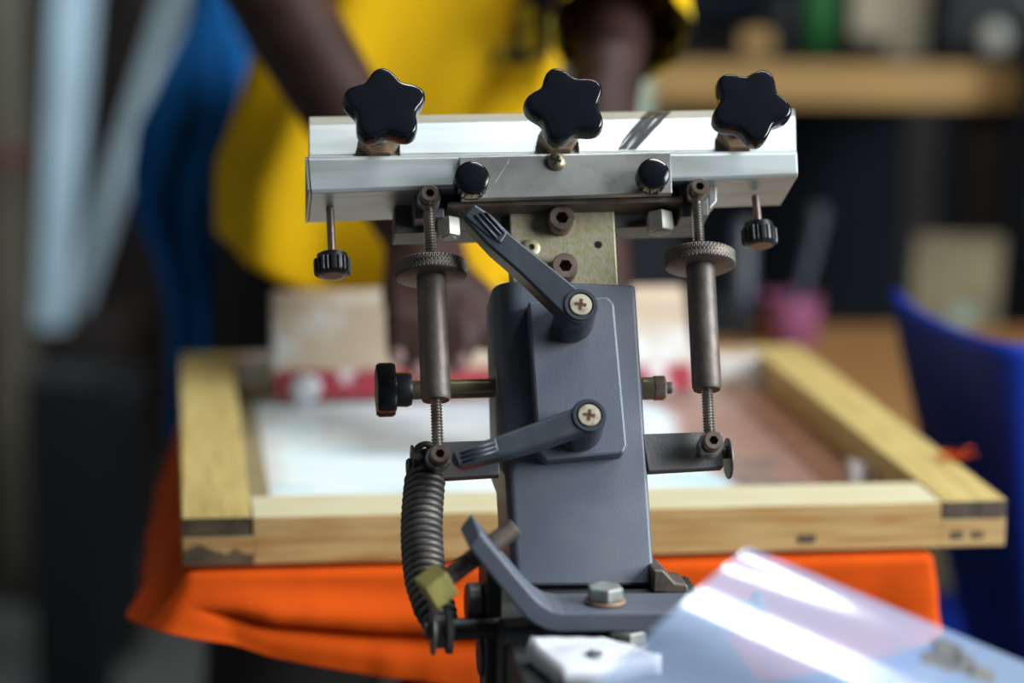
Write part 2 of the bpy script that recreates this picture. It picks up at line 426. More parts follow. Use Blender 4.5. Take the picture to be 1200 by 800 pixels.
# --- clamping levers
def lever(hub, base, outline, grip, grooves, n_f=37, n_b=25):
    c = A(*hub, n_f); cb = A(*base, 9)
    ax = NL
    hubc = Vector((c.x, 0, c.z))
    bm = bmesh.new()
    la = [A(x, y, n_f + 1) for x, y in outline]
    lb = [Vector((p.x + (c.x - p.x) * .05, -n_b * MM, p.z + (c.z - p.z) * .05)) for p in la]
    add_prism(bm, la, lb)
    lv = arm(obj('clamping_lever', bm, M['lever'], bevel=.0024, segs=4, angle=30)); autosmooth(lv, 30)
    bm = bmesh.new(); r = 8.1 * MM
    add_lathe(bm, hubc + NL * .009, NL, [(r * 1.0, .0022), (r * 1.16, .0024), (r * 1.2, .006), (r * 1.12, .014), (r * 1.04, .024), (r, .0285), (r * .92, .0298), (r * .74, .0298), (r * .72, .027)], 40)
    sub(autosmooth(obj('hub', bm, M['lever']), 40), lv)
    bm = bmesh.new(); add_lathe(bm, hubc + NL * .0085, NL, [(r * 1.12, 0), (r * 1.12, .002), (r * 1.05, .0026)], 40)
    sub(autosmooth(obj('washer', bm, M['oxide'])), lv)
    bm = bmesh.new(); r2 = r * .66
    add_lathe(bm, hubc + NL * .034, NL, [(r2, 0), (r2, .0042), (r2 * .93, .0050), (.0002, .0053)], 36)
    s = sub(autosmooth(obj('cross_screw', bm, M['screw_head']), 40), lv)
    bm = bmesh.new(); q = hubc + NL * .0392
    rot = Matrix.Rotation(R(12), 3, 'Y')
    for sx in ((.0052, .0013), (.0013, .0052)): add_box(bm, q, (sx[0], .0006, sx[1]), rot)
    sub(obj('cross_slot', bm, M['rust']), lv)
    # ribbed grip: a recess plate carrying ribs
    bm = bmesh.new(); a_prism(bm, grip, n_f - 2, n_f + 1.6)
    sub(obj('grip_pad', bm, M['lever'], bevel=.0008), lv)
    bm = bmesh.new()
    for p, q2 in grooves: add_tube(bm, [A(*p, n_f + 1.7), A(*q2, n_f + 1.7)], .0007, 10)
    sub(obj('grip_ribs', bm, M['lever'], smooth=True), lv)
def circ(cx, cy, r, a0, a1, n=14):
    return [(cx + r * math.cos(R(a0 + (a1 - a0) * i / n)), cy - r * math.sin(R(a0 + (a1 - a0) * i / n))) for i in range(n + 1)]
lever((680, 358), (672, 381), [(555, 237.5), (575, 250), (600, 275), (679, 339)] + circ(679, 359, 20, 80, -150) + [(652, 361), (610, 320), (572, 287), (541, 254)],
      [(556, 239), (574, 251), (595, 273), (587, 285), (571, 276), (544, 253)],
      [((557, 252), (582, 279)), ((563, 249.5), (587, 275)), ((569, 249), (591, 272.5))])
lever((690, 487.5), (684, 515), [(529, 529), (582, 510), (640, 489), (672, 477)] + circ(689.5, 488, 20, 140, -100) + [(680, 507), (640, 521), (600, 532), (535, 547.5), (528, 540)],
      [(531, 530), (581, 512), (585, 529), (537, 545)],
      [((541, 531), (579, 518)), ((542, 536), (581, 523)), ((544, 541), (583, 527.5))])

# --- horizontal clamp bolt through the post
def xa(px, py): return A(px, py, -20)
k0, k1 = xa(441, 457), xa(482, 457); s1 = xa(582, 456); 
Lx = k1.x - k0.x
bm = bmesh.new()
def rfk(th, r, i): return r * (.93 + .07 * math.cos(6 * th)) if i < 6 else r
rk = 13.2 * MM
add_lathe(bm, k0, XL, [(rk * .6, 0), (rk * .93, 0), (rk, .0015), (rk, .0075), (rk * .94, .009), (rk * .6, .0092), (rk * .62, .0092), (rk * .64, Lx - .002), (rk * .58, Lx), (rk * .3, Lx)], 72, rfk)
ck = arm(autosmooth(obj('side_clamp_knob', bm, M['black_matte']), 40))
bm = bmesh.new(); add_lathe(bm, k1 - XL * .002, XL, [(.0047, 0), (.0047, s1.x - k1.x + .004)], 28)
sub(autosmooth(obj('shaft', bm, M['brass'])), ck)
w = xa(579, 456)
bm = bmesh.new(); add_lathe(bm, w, XL, [(.0115, 0), (.0118, .0004), (.0118, .0012), (.0115, .0016)], 36)
sub(autosmooth(obj('washer', bm, M['scale_plate'])), ck)
n0 = xa(755, 455)
bm = bmesh.new(); add_lathe(bm, n0 - XL * .001, XL, [(.0056, 0), (.0056, .0052)], 28)
rn = arm(autosmooth(obj('side_clamp_bushing', bm, M['brass'])))
o = hexnut(n0 + XL * .004, XL, .0062, .0062, M['bolt'], rn, 'hex_nut', False)
bm = bmesh.new(); add_lathe(bm, n0 + XL * .010, XL, thread_prof(.0030, .0034, .001, .0004), 20)
sub(obj('bolt_end', bm, M['steel_dark'], smooth=True), rn)

# --- spring anchors at the ends of the cross arms
bm = bmesh.new(); c = A(852, 537, -3)
add_lathe(bm, c, XL, [(.003, 0), (.0095, 0), (.0098, .0005), (.0095, .0012), (.003, .0012)], 36)
arm(autosmooth(obj('anchor_washer', bm, M['steel_dark'])))
bm = bmesh.new(); add_lathe(bm, A(844, 530, -3), XL, [(.003, 0), (.003, .004)], 18)
arm(obj('anchor_pin', bm, M['steel_dark'], smooth=True))
bm = bmesh.new(); c = A(482, 543, -7)
add_lathe(bm, c, XL, [(.003, 0), (.0085, 0), (.0088, .0005), (.0085, .0011), (.003, .0011)], 36)
add_lathe(bm, A(476, 548, -7), XL, [(.0035, 0), (.0045, .001), (.0045, .003)], 24)
arm(autosmooth(obj('anchor_washer', bm, M['steel_dark'])))
bm = bmesh.new(); add_lathe(bm, A(483, 540, -8), XL, [(.0052, 0), (.0058, .001), (.0058, .010), (.004, .012)], 28)
arm(autosmooth(obj('anchor_pin', bm, M['steel_dark'])))

# ------------------------------------------------------------------ the base, level, turned like the arm
BY = R(8)
B0 = W(650, 738, 1.045)
BX, BYv = Vector((math.cos(BY), math.sin(BY), 0)), Vector((-math.sin(BY), math.cos(BY), 0))
BM_ = Matrix.Translation(B0) @ Matrix.Rotation(BY, 4, 'Z')
def B(px, py, y=0.):
    """measured point on the upright plane y millimetres behind the bracket's front, base coordinates"""
    d = ray(px, py); t = (y / 1000 + (B0 - CAM).dot(BYv)) / d.dot(BYv)
    p = CAM + d * t - B0
    return Vector((p.dot(BX), y / 1000, p.z))
def base(o):
    o.parent = press; o.matrix_local = inv @ BM_; return o
X_, Y_, Z_ = Vector((1, 0, 0)), Vector((0, 1, 0)), Vector((0, 0, 1))
# bent stop bracket
low = [(548, 640), (578, 678), (607, 714), (617, 725), (628, 733), (640, 738.5), (655, 741), (840, 740)]
up = [(840, 717), (662, 718), (648, 715.5), (636, 708.5), (625, 698), (598, 666), (562, 622)]
f = [B(*p, 0) for p in low + up]
bm = bmesh.new(); add_prism(bm, f, [p + Vector((0, .030, 0)) for p in f])
br = base(obj('stop_bracket', bm, M['paint'], bevel=.0012, segs=3, angle=50))
def surf(px, py, z):
    d = ray(px, py); t = (B0.z + z - CAM.z) / d.z
    p = CAM + d * t - B0; return Vector((p.dot(BX), p.dot(BYv), z))
ztop = (B(700, 717, 0)).z
c = surf(709, 705, ztop)
bm = bmesh.new(); add_lathe(bm, c, Z_, [(.0090, 0), (.0092, .0008), (.0088, .0014)], 36)
sub(autosmooth(obj('washer', bm, M['oxide'])), br)
hexnut(c + Z_ * .0014, Z_, .0082, .0058, M['greybolt'], br, 'hex_bolt', False)
# score mark on the bracket
bm = bmesh.new(); add_tube(bm, [surf(633, 693, ztop + .0001), surf(641, 713, ztop + .0001)], .0004, 6)
sub(obj('score_mark', bm, M['rust']), br)
# set screw through the bent end
p0, p1 = B(497, 695, 6), B(600, 618, 24)
p0 = B(507, 690, 10); p1 = B(603, 618, 20)
ax = (p1 - p0).normalized(); L = (p1 - p0).length
bm = bmesh.new(); add_lathe(bm, p0, ax, [(.0042, 0), (.0042, L * .45)] + [(r, L * .45 + t) for r, t in thread_prof(.0046, L * .55, .0014, .0006)], 24)
ss = sub(autosmooth(obj('set_screw', bm, M['steel_brown']), 20), br)
bm = bmesh.new()
_, e1, e2 = basis(ax)
rm = Matrix((e1, e2, ax)).transposed() @ Matrix.Rotation(R(8), 3, 'Z')
add_box(bm, p0 + ax * .002, (.0125, .0125, .012), rm)
sub(obj('square_cap', bm, M['yellow_cap'], bevel=.0008), br)

# hinge block, flange, column
zb = B(700, 741, 0).z
bm = bmesh.new()
xl, xr = B(578, 720, 40).x, B(832, 720, 40).x
add_box(bm, ((xl + xr) / 2, .050, zb - .034), (xr - xl, .075, .066))
hb = base(obj('hinge_block', bm, M['base_dark'], bevel=.002))
zf = zb - .0075
bm = bmesh.new(); x0, x1 = B(598, 760, 0).x, B(860, 760, 0).x
add_box(bm, ((x0 + x1) / 2, -.045, zf - .012), (x1 - x0, .115, .024))
fl = base(obj('flange_plate', bm, M['base_dark'], bevel=.0015))
bm = bmesh.new(); add_box(bm, (x0 + .10, -.17, zf - .0125), (.09, .15, .022)); add_box(bm, (.13, -.255, zf - .012), (.46, .19, .024))
base(obj('front_plate', bm, M['base_dark'], bevel=.0015))
c = surf(734, 755, zf)
bm = bmesh.new(); add_lathe(bm, c, Z_, [(.0096, 0), (.0098, .0006), (.0094, .0014)], 36)
sub(autosmooth(obj('washer', bm, M['oxide'])), fl)
hexnut(c + Z_ * .0013, Z_, .0088, .0058, M['greybolt'], fl, 'hex_bolt', False)
# hinge pin, left side with the spring's lower anchor, right end seen through the film
pl0, pl1 = B(520, 737, 30), B(600, 736, 30)
bm = bmesh.new(); add_lathe(bm, pl0, X_, [(.0047, 0), (.0047, pl1.x - pl0.x)], 24)
hp = base(autosmooth(obj('hinge_pin', bm, M['base_dark'])))
bm = bmesh.new(); add_lathe(bm, B(546, 708, 40), X_, [(.0085, 0), (.0098, .0012), (.0098, .006), (.0085, .0075), (.010, .0078), (.010, .0095)], 36, lambda th, r, i: r * (1 + .03 * math.cos(12 * th)))
sub(autosmooth(obj('bolt_head', bm, M['steel_dark'])), hp)
bm = bmesh.new(); add_box(bm, B(574, 722, 45), (.007, .03, .058)); add_lathe(bm, B(560, 768, 44), X_, [(.009, 0), (.0095, .001), (.0095, .005)], 30)
sub(obj('hinge_cheek', bm, M['base_dark'], bevel=.002), hp)
q0 = B(826, 724, 26); q1 = B(884, 724, 26)
bm = bmesh.new(); add_lathe(bm, q0 - X_ * .008, X_, [(.0075, 0), (.0075, q1.x - q0.x + .008), (.0112, q1.x - q0.x + .008), (.0116, q1.x - q0.x + .009), (.0112, q1.x - q0.x + .011), (.004, q1.x - q0.x + .0115)], 32)
sub(autosmooth(obj('pin_head', bm, M['steel_dark'])), hp)
# clevis behind the post, right
bm = bmesh.new(); f = [B(*p, 60) for p in ((765, 694), (766, 668), (778, 668), (792, 683), (806, 685), (808, 696))]
add_prism(bm, f, [p + Vector((0, .02, 0)) for p in f])
sub(obj('clevis', bm, M['steel_brown'], bevel=.001), hp)
# column down to a foot plate on the floor, and the platen arm
zfl = -B0.z
bm = bmesh.new()
add_box(bm, (.02, .05, (zb - .066 + zfl + .02) / 2), (.09, .07, zb - .066 - zfl - .02))
clm = base(obj('column', bm, M['base_dark'], bevel=.004))
bm = bmesh.new(); add_box(bm, (.02, .10, zfl + .01), (.5, .6, .02))
base(obj('foot_plate', bm, M['base_dark'], bevel=.004))

# --- extension spring
s_top = W(499, 552, 1.128); s_bot = W(512, 742, 1.072)
iB = BM_.inverted(); st, sb = iB @ s_top, iB @ s_bot
ax, e1, e2 = basis(sb - st); L = (sb - st).length
pts = []; turns = 24; N = turns * 22
for i in range(N + 1):
    t = i / N; th = 2 * math.pi * turns * t
    rr = 7.9 * MM
    if t < .03: rr *= .45 + .55 * t / .03
    if t > .86: rr *= 1 - .30 * (t - .86) / .14
    bow = -.004 * math.sin(math.pi * t) + (.003 * max(0, (t - .7) / .3))
    pts.append(st + ax * (L * t) + (e1 * math.cos(th) + e2 * math.sin(th)) * rr + X_ * bow)
bm = bmesh.new(); add_tube(bm, pts, L / turns * .53, 8)
spg = base(obj('return_spring', bm, M['spring'], smooth=True))
bm = bmesh.new()
hk = [st + Vector((0.000, 0, .002)) + Vector((math.sin(a) * .0055, 0, .0055 - math.cos(a) * .0055)) for a in [i * .3 for i in range(18)]]
add_tube(bm, hk, 1.5 * MM, 8); sub(obj('spring_hook', bm, M['spring'], smooth=True), spg)
bm = bmesh.new(); c = B(505, 738, 22)
add_lathe(bm, c, X_, [(.003, 0), (.0108, 0), (.0112, .0005), (.0108, .0014), (.008, .0016), (.008, .006), (.0106, .0064), (.0108, .009), (.003, .0092)], 36)
add_lathe(bm, c - X_ * .003, X_, [(.0028, 0), (.0036, .0008), (.0036, .0032)], 20)
sub(autosmooth(obj('lower_anchor', bm, M['steel_dark'])), spg)
#@@PART2
# ------------------------------------------------------------------ more materials
M['pine'] = mat('pale_pine', (.60, .39, .16), .6, 0, (.42, .19, .05), 14, bump=.05, bscale=60, stretch=(1.2, 14, 14), detail=5, contrast=(.4, .7))
M['pine_top'] = mat('pale_pine_top', (.62, .56, .37), .6, 0, (.50, .42, .24), 14, bump=.05, bscale=60, stretch=(1.2, 14, 14), detail=5, contrast=(.45, .8))  # paler pine for the up-facing faces of the front rail
M['pine_back'] = mat('ink_smeared_pine', (.45, .30, .17), .6, 0, (.70, .70, .68), 26, detail=4, contrast=(.45, .58))
M['pine_side'] = mat('pale_pine_across', (.54, .41, .15), .6, 0, (.40, .28, .09), 14, bump=.05, bscale=60, stretch=(14, 1.2, 14), detail=5, contrast=(.42, .72))
M['stain'] = mat('dark_ink_stain', (.05, .04, .025), .7, 0, (.16, .11, .06), 60)
M['handle_wood'] = mat('paint_spattered_beige_wood', (.55, .42, .30), .6, 0, (.72, .71, .70), 16, contrast=(.52, .60), detail=3)
M['red_rubber'] = mat('dark_red_rubber', (.36, .035, .055), .45, 0, (.75, .68, .70), 26, contrast=(.66, .70), detail=2)
M['skin'] = mat('dark_brown_skin', (.030, .013, .010), .55, 0, (.046, .021, .017), 40, spec=.2)
M['nail'] = mat('fingernail', (.22, .12, .11), .35)
M['yellow'] = mat('yellow_cotton', (.80, .46, .005), .85, 0, (.70, .40, .006), 9, bump=.15, bscale=25, spec=.1)
M['trousers'] = mat('dark_trousers', (.022, .020, .019), .85, 0, (.03, .028, .026), 20, spec=.15)
M['hair'] = mat('black_hair', (.01, .009, .008), .7, 0, bump=.8, bscale=180)
M['orange'] = mat('orange_cotton', (.62, .075, .003), .85, 0, (.55, .066, .003), 30, bump=.12, bscale=60, spec=.1)
M['blue_plastic'] = mat('blue_plastic', (.004, .028, .30), .5, 0, (.004, .024, .26), 6, spec=.2)
M['blue_cloth'] = mat('bright_blue_cloth', (.010, .135, .40), .85, 0, (.008, .10, .32), 12, bump=.1, bscale=40, spec=.1)
M['table'] = mat('brown_table_top', (.34, .165, .055), .45, 0, (.26, .12, .04), 8, stretch=(1, 10, 10))
M['bench'] = mat('tan_bench_wood', (.44, .26, .085), .6, 0, (.36, .21, .065), 8, stretch=(1, 12, 12))
M['dark_wood'] = mat('dark_brown_wood', (.020, .011, .007), .6, 0, (.013, .008, .006), 10, stretch=(6, 6, 1))
M['black_box'] = mat('black_plastic_box', (.006, .007, .010), .55)
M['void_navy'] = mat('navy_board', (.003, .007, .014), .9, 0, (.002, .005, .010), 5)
M['floor'] = mat('grey_concrete', (.17, .17, .165), .7, 0, (.12, .11, .095), 3, bump=.1, bscale=60, detail=6)
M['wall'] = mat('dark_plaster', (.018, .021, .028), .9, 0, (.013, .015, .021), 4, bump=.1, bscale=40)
M['ceil'] = mat('grey_ceiling', (.08, .08, .08), .9, 0, (.07, .07, .07), 4)
M['paleblue'] = mat('pale_blue_board', (.42, .56, .66), .5, 0, (.36, .48, .57), 7)
M['paleblue2'] = mat('grey_blue_board', (.34, .42, .46), .55, 0, (.26, .33, .37), 9)
M['cream'] = mat('cream_canvas', (.25, .20, .11), .8, 0, (.13, .11, .07), 14)
M['pink'] = mat('pink_plastic', (.30, .09, .18), .45, 0, (.25, .075, .15), 20)
M['grey_tube'] = mat('grey_clear_plastic', (.06, .072, .09), .35, 0, (.045, .055, .07), 20)
M['jug'] = mat('pale_green_plastic', (.30, .38, .30), .5, 0, (.25, .33, .27), 14)
M['white_plastic'] = mat('white_plastic', (.68, .68, .72), .4, 0, (.58, .58, .62), 20)
M['green'] = mat('green_bottle', (.03, .20, .05), .3, 0, (.02, .13, .04), 20)
M['beige'] = mat('beige_card', (.40, .35, .24), .7, 0, (.32, .28, .2), 20)
M['grey_obj'] = mat('grey_metal', (.20, .21, .22), .4, .3, (.14, .15, .16), 20)
M['paper'] = mat('white_paper', (.72, .74, .80), .6, 0, (.62, .63, .66), 40)
M['clear'] = mat('crumpled_clear_tape', (.88, .88, .92), .25, 0, spec=.8)
M['tape_brown'] = mat('brown_packing_tape', (.34, .17, .11), .35, 0, (.22, .10, .06), 22, stretch=(1, 5, 1), contrast=(.4, .65))

# ------------------------------------------------------------------ screen frame (square, its axes measured from its corners)
ZT = 0.865
FLc, FRc = WZ(213, 607, ZT), WZ(1180, 585, ZT)
FW = (FRc - FLc).length; FD = .472; TH = .027
fy = math.atan2((FRc - FLc).y, (FRc - FLc).x)
ex = (FRc - FLc).normalized(); ey = Vector((-ex.y, ex.x, 0))
def FRM(a, b, z): return FLc + ex * a + ey * b + Vector((0, 0, z - ZT))
frame = empty('silkscreen', FLc - Vector((0, 0, TH)), fy)
tag(frame, 'square pale pine screen printing frame with whitish mesh lying on the orange shirt', 'screen printing frame')
rw, rf_ = .037, .046
def rail(pieces, m):
    bm = bmesh.new()
    for (x0, x1, y0, y1, z0, z1) in pieces: add_box(bm, ((x0 + x1) / 2, (y0 + y1) / 2, (z0 + z1) / 2), (x1 - x0, y1 - y0, z1 - z0))
    return obj('rail', bm, m, frame, bevel=.0007)
lap = .0165
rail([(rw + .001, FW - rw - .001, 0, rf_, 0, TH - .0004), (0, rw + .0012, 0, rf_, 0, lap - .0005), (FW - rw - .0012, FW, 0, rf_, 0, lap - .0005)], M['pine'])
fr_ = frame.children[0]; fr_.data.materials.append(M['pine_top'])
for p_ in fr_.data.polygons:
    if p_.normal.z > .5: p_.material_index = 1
rail([(rw + .001, FW - rw - .001, FD - rf_ + .006, FD, 0, TH - .0004), (0, rw + .0012, FD - rf_ + .006, FD, 0, lap - .0005), (FW - rw - .0012, FW, FD - rf_ + .006, FD, 0, lap - .0005)], M['pine_back'])
lrail = rail([(0, rw, .001, FD, lap, TH), (0, rw, rf_ + .001, FD - rf_, 0, lap + .0005)], M['pine_side'])
rrail = rail([(FW - rw, FW, .0005, FD, lap, TH), (FW - rw, FW, rf_ + .001, FD - rf_, 0, lap + .0005)], M['pine_side'])
# dark weathered end grain and ink stain on the front
bm = bmesh.new(); add_box(bm, (rw / 2, .0003, (lap + TH) / 2), (rw - .0006, .0012, TH - lap - .001)); sub(obj('end_grain', bm, M['stain']), lrail)
bm = bmesh.new(); add_box(bm, (FW - rw / 2, .0000, (lap + TH) / 2), (rw - .0006, .0012, TH - lap - .001)); sub(obj('end_grain', bm, M['bolt']), rrail)
bm = bmesh.new()
n = 26; top = []; bot = []
for i in range(n + 1):
    x = .001 + .037 * i / n
    h = .0062 + .006 * max(0, noise.noise(Vector((x * 160, 2.3, 0)))) + (.003 if x < .018 else 0)
    top.append(bm.verts.new((x, -.0004, h))); bot.append(bm.verts.new((x, -.0004, .0008)))
for i in range(n): bm.faces.new((bot[i], bot[i + 1], top[i + 1], top[i]))
sub(obj('ink_stain', bm, M['stain']), frame)
for x, w_ in ((FW - .115, .010), (FW - .016, .007), (FW - .028, .007)):
    bm = bmesh.new(); add_box(bm, (x, -.0002, .007), (w_, .0010, .0045)); sub(obj('ink_stain', bm, M['stain'], bevel=.0004), frame)

# mesh: emulsion-white in the middle with worn blue streaks
mm = bpy.data.materials.new('screen_mesh_with_emulsion'); mm.use_nodes = True
nt = mm.node_tree; b = nt.nodes['Principled BSDF']; b.inputs['Roughness'].default_value = .35
tc = nt.nodes.new('ShaderNodeTexCoord'); sx = nt.nodes.new('ShaderNodeSeparateXYZ'); nz = nt.nodes.new('ShaderNodeTexNoise'); nz.inputs['Scale'].default_value = 14; nz.inputs['Detail'].default_value = 5
nt.links.new(tc.outputs['Object'], nz.inputs['Vector']); nt.links.new(tc.outputs['Object'], sx.inputs['Vector'])
ad = nt.nodes.new('ShaderNodeMath'); ad.operation = 'MULTIPLY_ADD'; ad.inputs[1].default_value = .055
nt.links.new(nz.outputs['Fac'], ad.inputs[0]); nt.links.new(sx.outputs['X'], ad.inputs[2])
rp = nt.nodes.new('ShaderNodeValToRGB'); cr = rp.color_ramp
dv = nt.nodes.new('ShaderNodeMath'); dv.operation = 'DIVIDE'; dv.inputs[1].default_value = .5
nt.links.new(ad.outputs[0], dv.inputs[0]); nt.links.new(dv.outputs[0], rp.inputs['Fac'])
cr.elements[0].position = .12; cr.elements[0].color = (.52, .42, .40, 1)
cr.elements[1].position = .19; cr.elements[1].color = (.80, .90, .93, 1)
for p_, c_ in ((.705, (.80, .90, .93, 1)), (.735, (.42, .25, .20, 1)), (.86, (.36, .20, .15, 1))):
    e = cr.elements.new(p_); e.color = c_
n2 = nt.nodes.new('ShaderNodeTexNoise'); n2.inputs['Scale'].default_value = 22; n2.inputs['Detail'].default_value = 6
m2 = nt.nodes.new('ShaderNodeMapping'); m2.inputs['Scale'].default_value = (.7, 1.6, 1); nt.links.new(tc.outputs['Object'], m2.inputs['Vector']); nt.links.new(m2.outputs['Vector'], n2.inputs['Vector'])
r2 = nt.nodes.new('ShaderNodeValToRGB'); r2.color_ramp.elements[0].position = .52; r2.color_ramp.elements[1].position = .68
r2.color_ramp.elements[0].color = (1, 1, 1, 1); r2.color_ramp.elements[1].color = (.50, .76, .86, 1)
mx = nt.nodes.new('ShaderNodeMix'); mx.data_type = 'RGBA'; mx.blend_type = 'MULTIPLY'; mx.inputs[0].default_value = 1
nt.links.new(n2.outputs['Fac'], r2.inputs['Fac']); nt.links.new(rp.outputs['Color'], mx.inputs[6]); nt.links.new(r2.outputs['Color'], mx.inputs[7]); nt.links.new(mx.outputs[2], b.inputs['Base Color'])
bm = bmesh.new(); add_box(bm, (FW / 2, FD / 2, .0024), (FW - 2 * rw + .002, FD - 2 * rf_ + .008, .0008))
obj('mesh_fabric', bm, mm, frame)
bm = bmesh.new()
for x0, x1 in ((FW - rw - .030, FW - rw - .001),):
    add_box(bm, ((x0 + x1) / 2, FD / 2, .0034), (x1 - x0, FD - 2 * rf_, .0005))
obj('tape_strip', bm, M['tape_brown'], frame)
bm = bmesh.new(); add_box(bm, (rw + .008, FD * .5, .0034), (.014, FD - 2 * rf_, .0005)); 
obj('tape_strip', bm, M['cream'], frame)
ZM = ZT - TH + .003

# squeegee standing in the frame
sq0, sq1 = WZ(320, 471, ZM), WZ(812, 462, ZM)
sqc = (sq0 + sq1) / 2; sl = (sq1 - sq0).length
sqd = (sq1 - sq0).normalized()
squee = empty('squeegee', sqc + Vector((0, 0, .0008)), math.atan2(sqd.y, sqd.x))
tag(squee, 'wide squeegee with paint spattered beige wooden handle and dark red blade held on the mesh', 'squeegee')
lean = Matrix.Rotation(R(-9), 3, 'X')
bm = bmesh.new()
prf = [(-.011, .018), (-.013, .024), (-.013, .068), (-.009, .078), (.009, .078), (.013, .068), (.013, .024), (.011, .018)]
add_prism(bm, [lean @ Vector((-sl / 2, y, z)) for y, z in prf], [lean @ Vector((sl / 2 - z * .12, y, z)) for y, z in prf])
obj('handle', bm, M['handle_wood'], squee, bevel=.002)
prf = [(-.0045, .002), (-.0045, .021), (.0045, .021), (.0045, .002)]
bm = bmesh.new(); prf = [(-.0125, .002), (-.0125, .0215), (-.003, .0215), (-.003, .002)]
add_prism(bm, [lean @ Vector((-sl / 2 + .002, y, z)) for y, z in prf], [lean @ Vector((sl / 2 - .003, y, z)) for y, z in prf])
obj('blade', bm, M['red_rubber'], squee, bevel=.0006)
bm = bmesh.new()
bl = bmesh.ops.create_icosphere(bm, subdivisions=3, radius=1)
for v in bm.verts: v.co = Vector((-sl / 2 + .022 + v.co.x * .011 * (1 + .25 * noise.noise(v.co * 2)), -.0135 + v.co.y * .0035, .0115 + v.co.z * .0105 * (1 + .2 * noise.noise(v.co * 2 + Vector((3, 1, 0))))))
obj('white_ink_blob', bm, M['white_plastic'], squee, smooth=True)

# crumpled clear tape on the mesh corner
ct = WZ(1024, 566, ZM)
bm = bmesh.new()
for i in range(9):
    c = Vector((random.uniform(-.013, .013), random.uniform(-.008, .008), 0)); h = random.uniform(.006, .017); w_ = random.uniform(.003, .006); a = random.uniform(0, 6.28)
    d = Vector((math.cos(a), math.sin(a), 0)) * w_; ln = Vector((random.uniform(-.005, .005), random.uniform(-.004, .004), h))
    f4 = [c - d, c + d, c + d * .7 + ln, c - d * .8 + ln * .9]
    nn = (f4[1] - f4[0]).cross(f4[2] - f4[0]).normalized() * .0006
    add_prism(bm, f4, [p + nn for p in f4])
o = obj('crumpled_tape', bm, M['clear']); o.location = ct + Vector((0, 0, .0012))
tag(o, 'small crumpled bits of clear shiny tape on the mesh near the front right corner', 'tape')

lt = WZ(1112, 538, ZT)
bm = bmesh.new()
for i in range(16):
    a = random.uniform(0, 6.28); l = random.uniform(.004, .011)
    q = Vector((random.uniform(-.006, .010), random.uniform(-.010, .006), .0006))
    add_tube(bm, [q, q + Vector((math.cos(a) * l * .5, math.sin(a) * l * .5, l * .55)), q + Vector((math.cos(a) * l, math.sin(a) * l, l * .5))], .0005, 5)
o = obj('lint_tuft', bm, M['orange']); o.location = lt; tag(o, 'tuft of orange lint on the outer edge of the right hand frame rail', 'lint')

# ------------------------------------------------------------------ platen (part of the press) and the orange shirt draped over it
ZP = ZT - TH - .0035
def PL(a, b, z): return FRM(a, b, z)
bm = bmesh.new()
cs = [(.022, .006), (.393, .006), (.393, .46), (.022, .46)]
add_prism(bm, [PL(a, b, ZP - .012) for a, b in cs], [PL(a, b, ZP - .0022) for a, b in cs])
def pbox(a0, a1, b0, b1, z0, z1):
    q = ((a0, b0), (a1, b0), (a1, b1), (a0, b1)); add_prism(bm, [PL(a, b, z0) for a, b in q], [PL(a, b, z1) for a, b in q])
pbox(.17, .23, -.12, .30, ZP - .15, ZP - .10); pbox(.16, .24, .12, .30, ZP - .105, ZP - .011)
o = obj('platen', bm, M['base_dark'], bevel=.001); o.parent = press; o.matrix_local = inv
# the shirt: rows of one closed-in sheet, from the top of the platen over its edge down to the hem
def lerp(t, tab):
    for (a, va), (b_, vb) in zip(tab, tab[1:]):
        if t <= b_:
            k = (t - a) / (b_ - a); k = max(0, min(1, k)); return va + (vb - va) * k
    return tab[-1][1]
bm = bmesh.new()
NU = 150
# outline of the platen edge travelled: from the back left corner, along the left, the front, then the right side
path = []
for i in range(NU + 1):
    t = i / NU
    if t < .24: k = t / .24; p = Vector((.004, .40 - .40 * k)); nrm = Vector((-1, 0))
    elif t < .82: k = (t - .24) / .58; p = Vector((.004 + .413 * k, -.003)); nrm = Vector((0, -1))
    else: k = (t - .82) / .18; p = Vector((.417, -.003 + .40 * k)); nrm = Vector((1, 0))
    path.append((t, p, nrm))
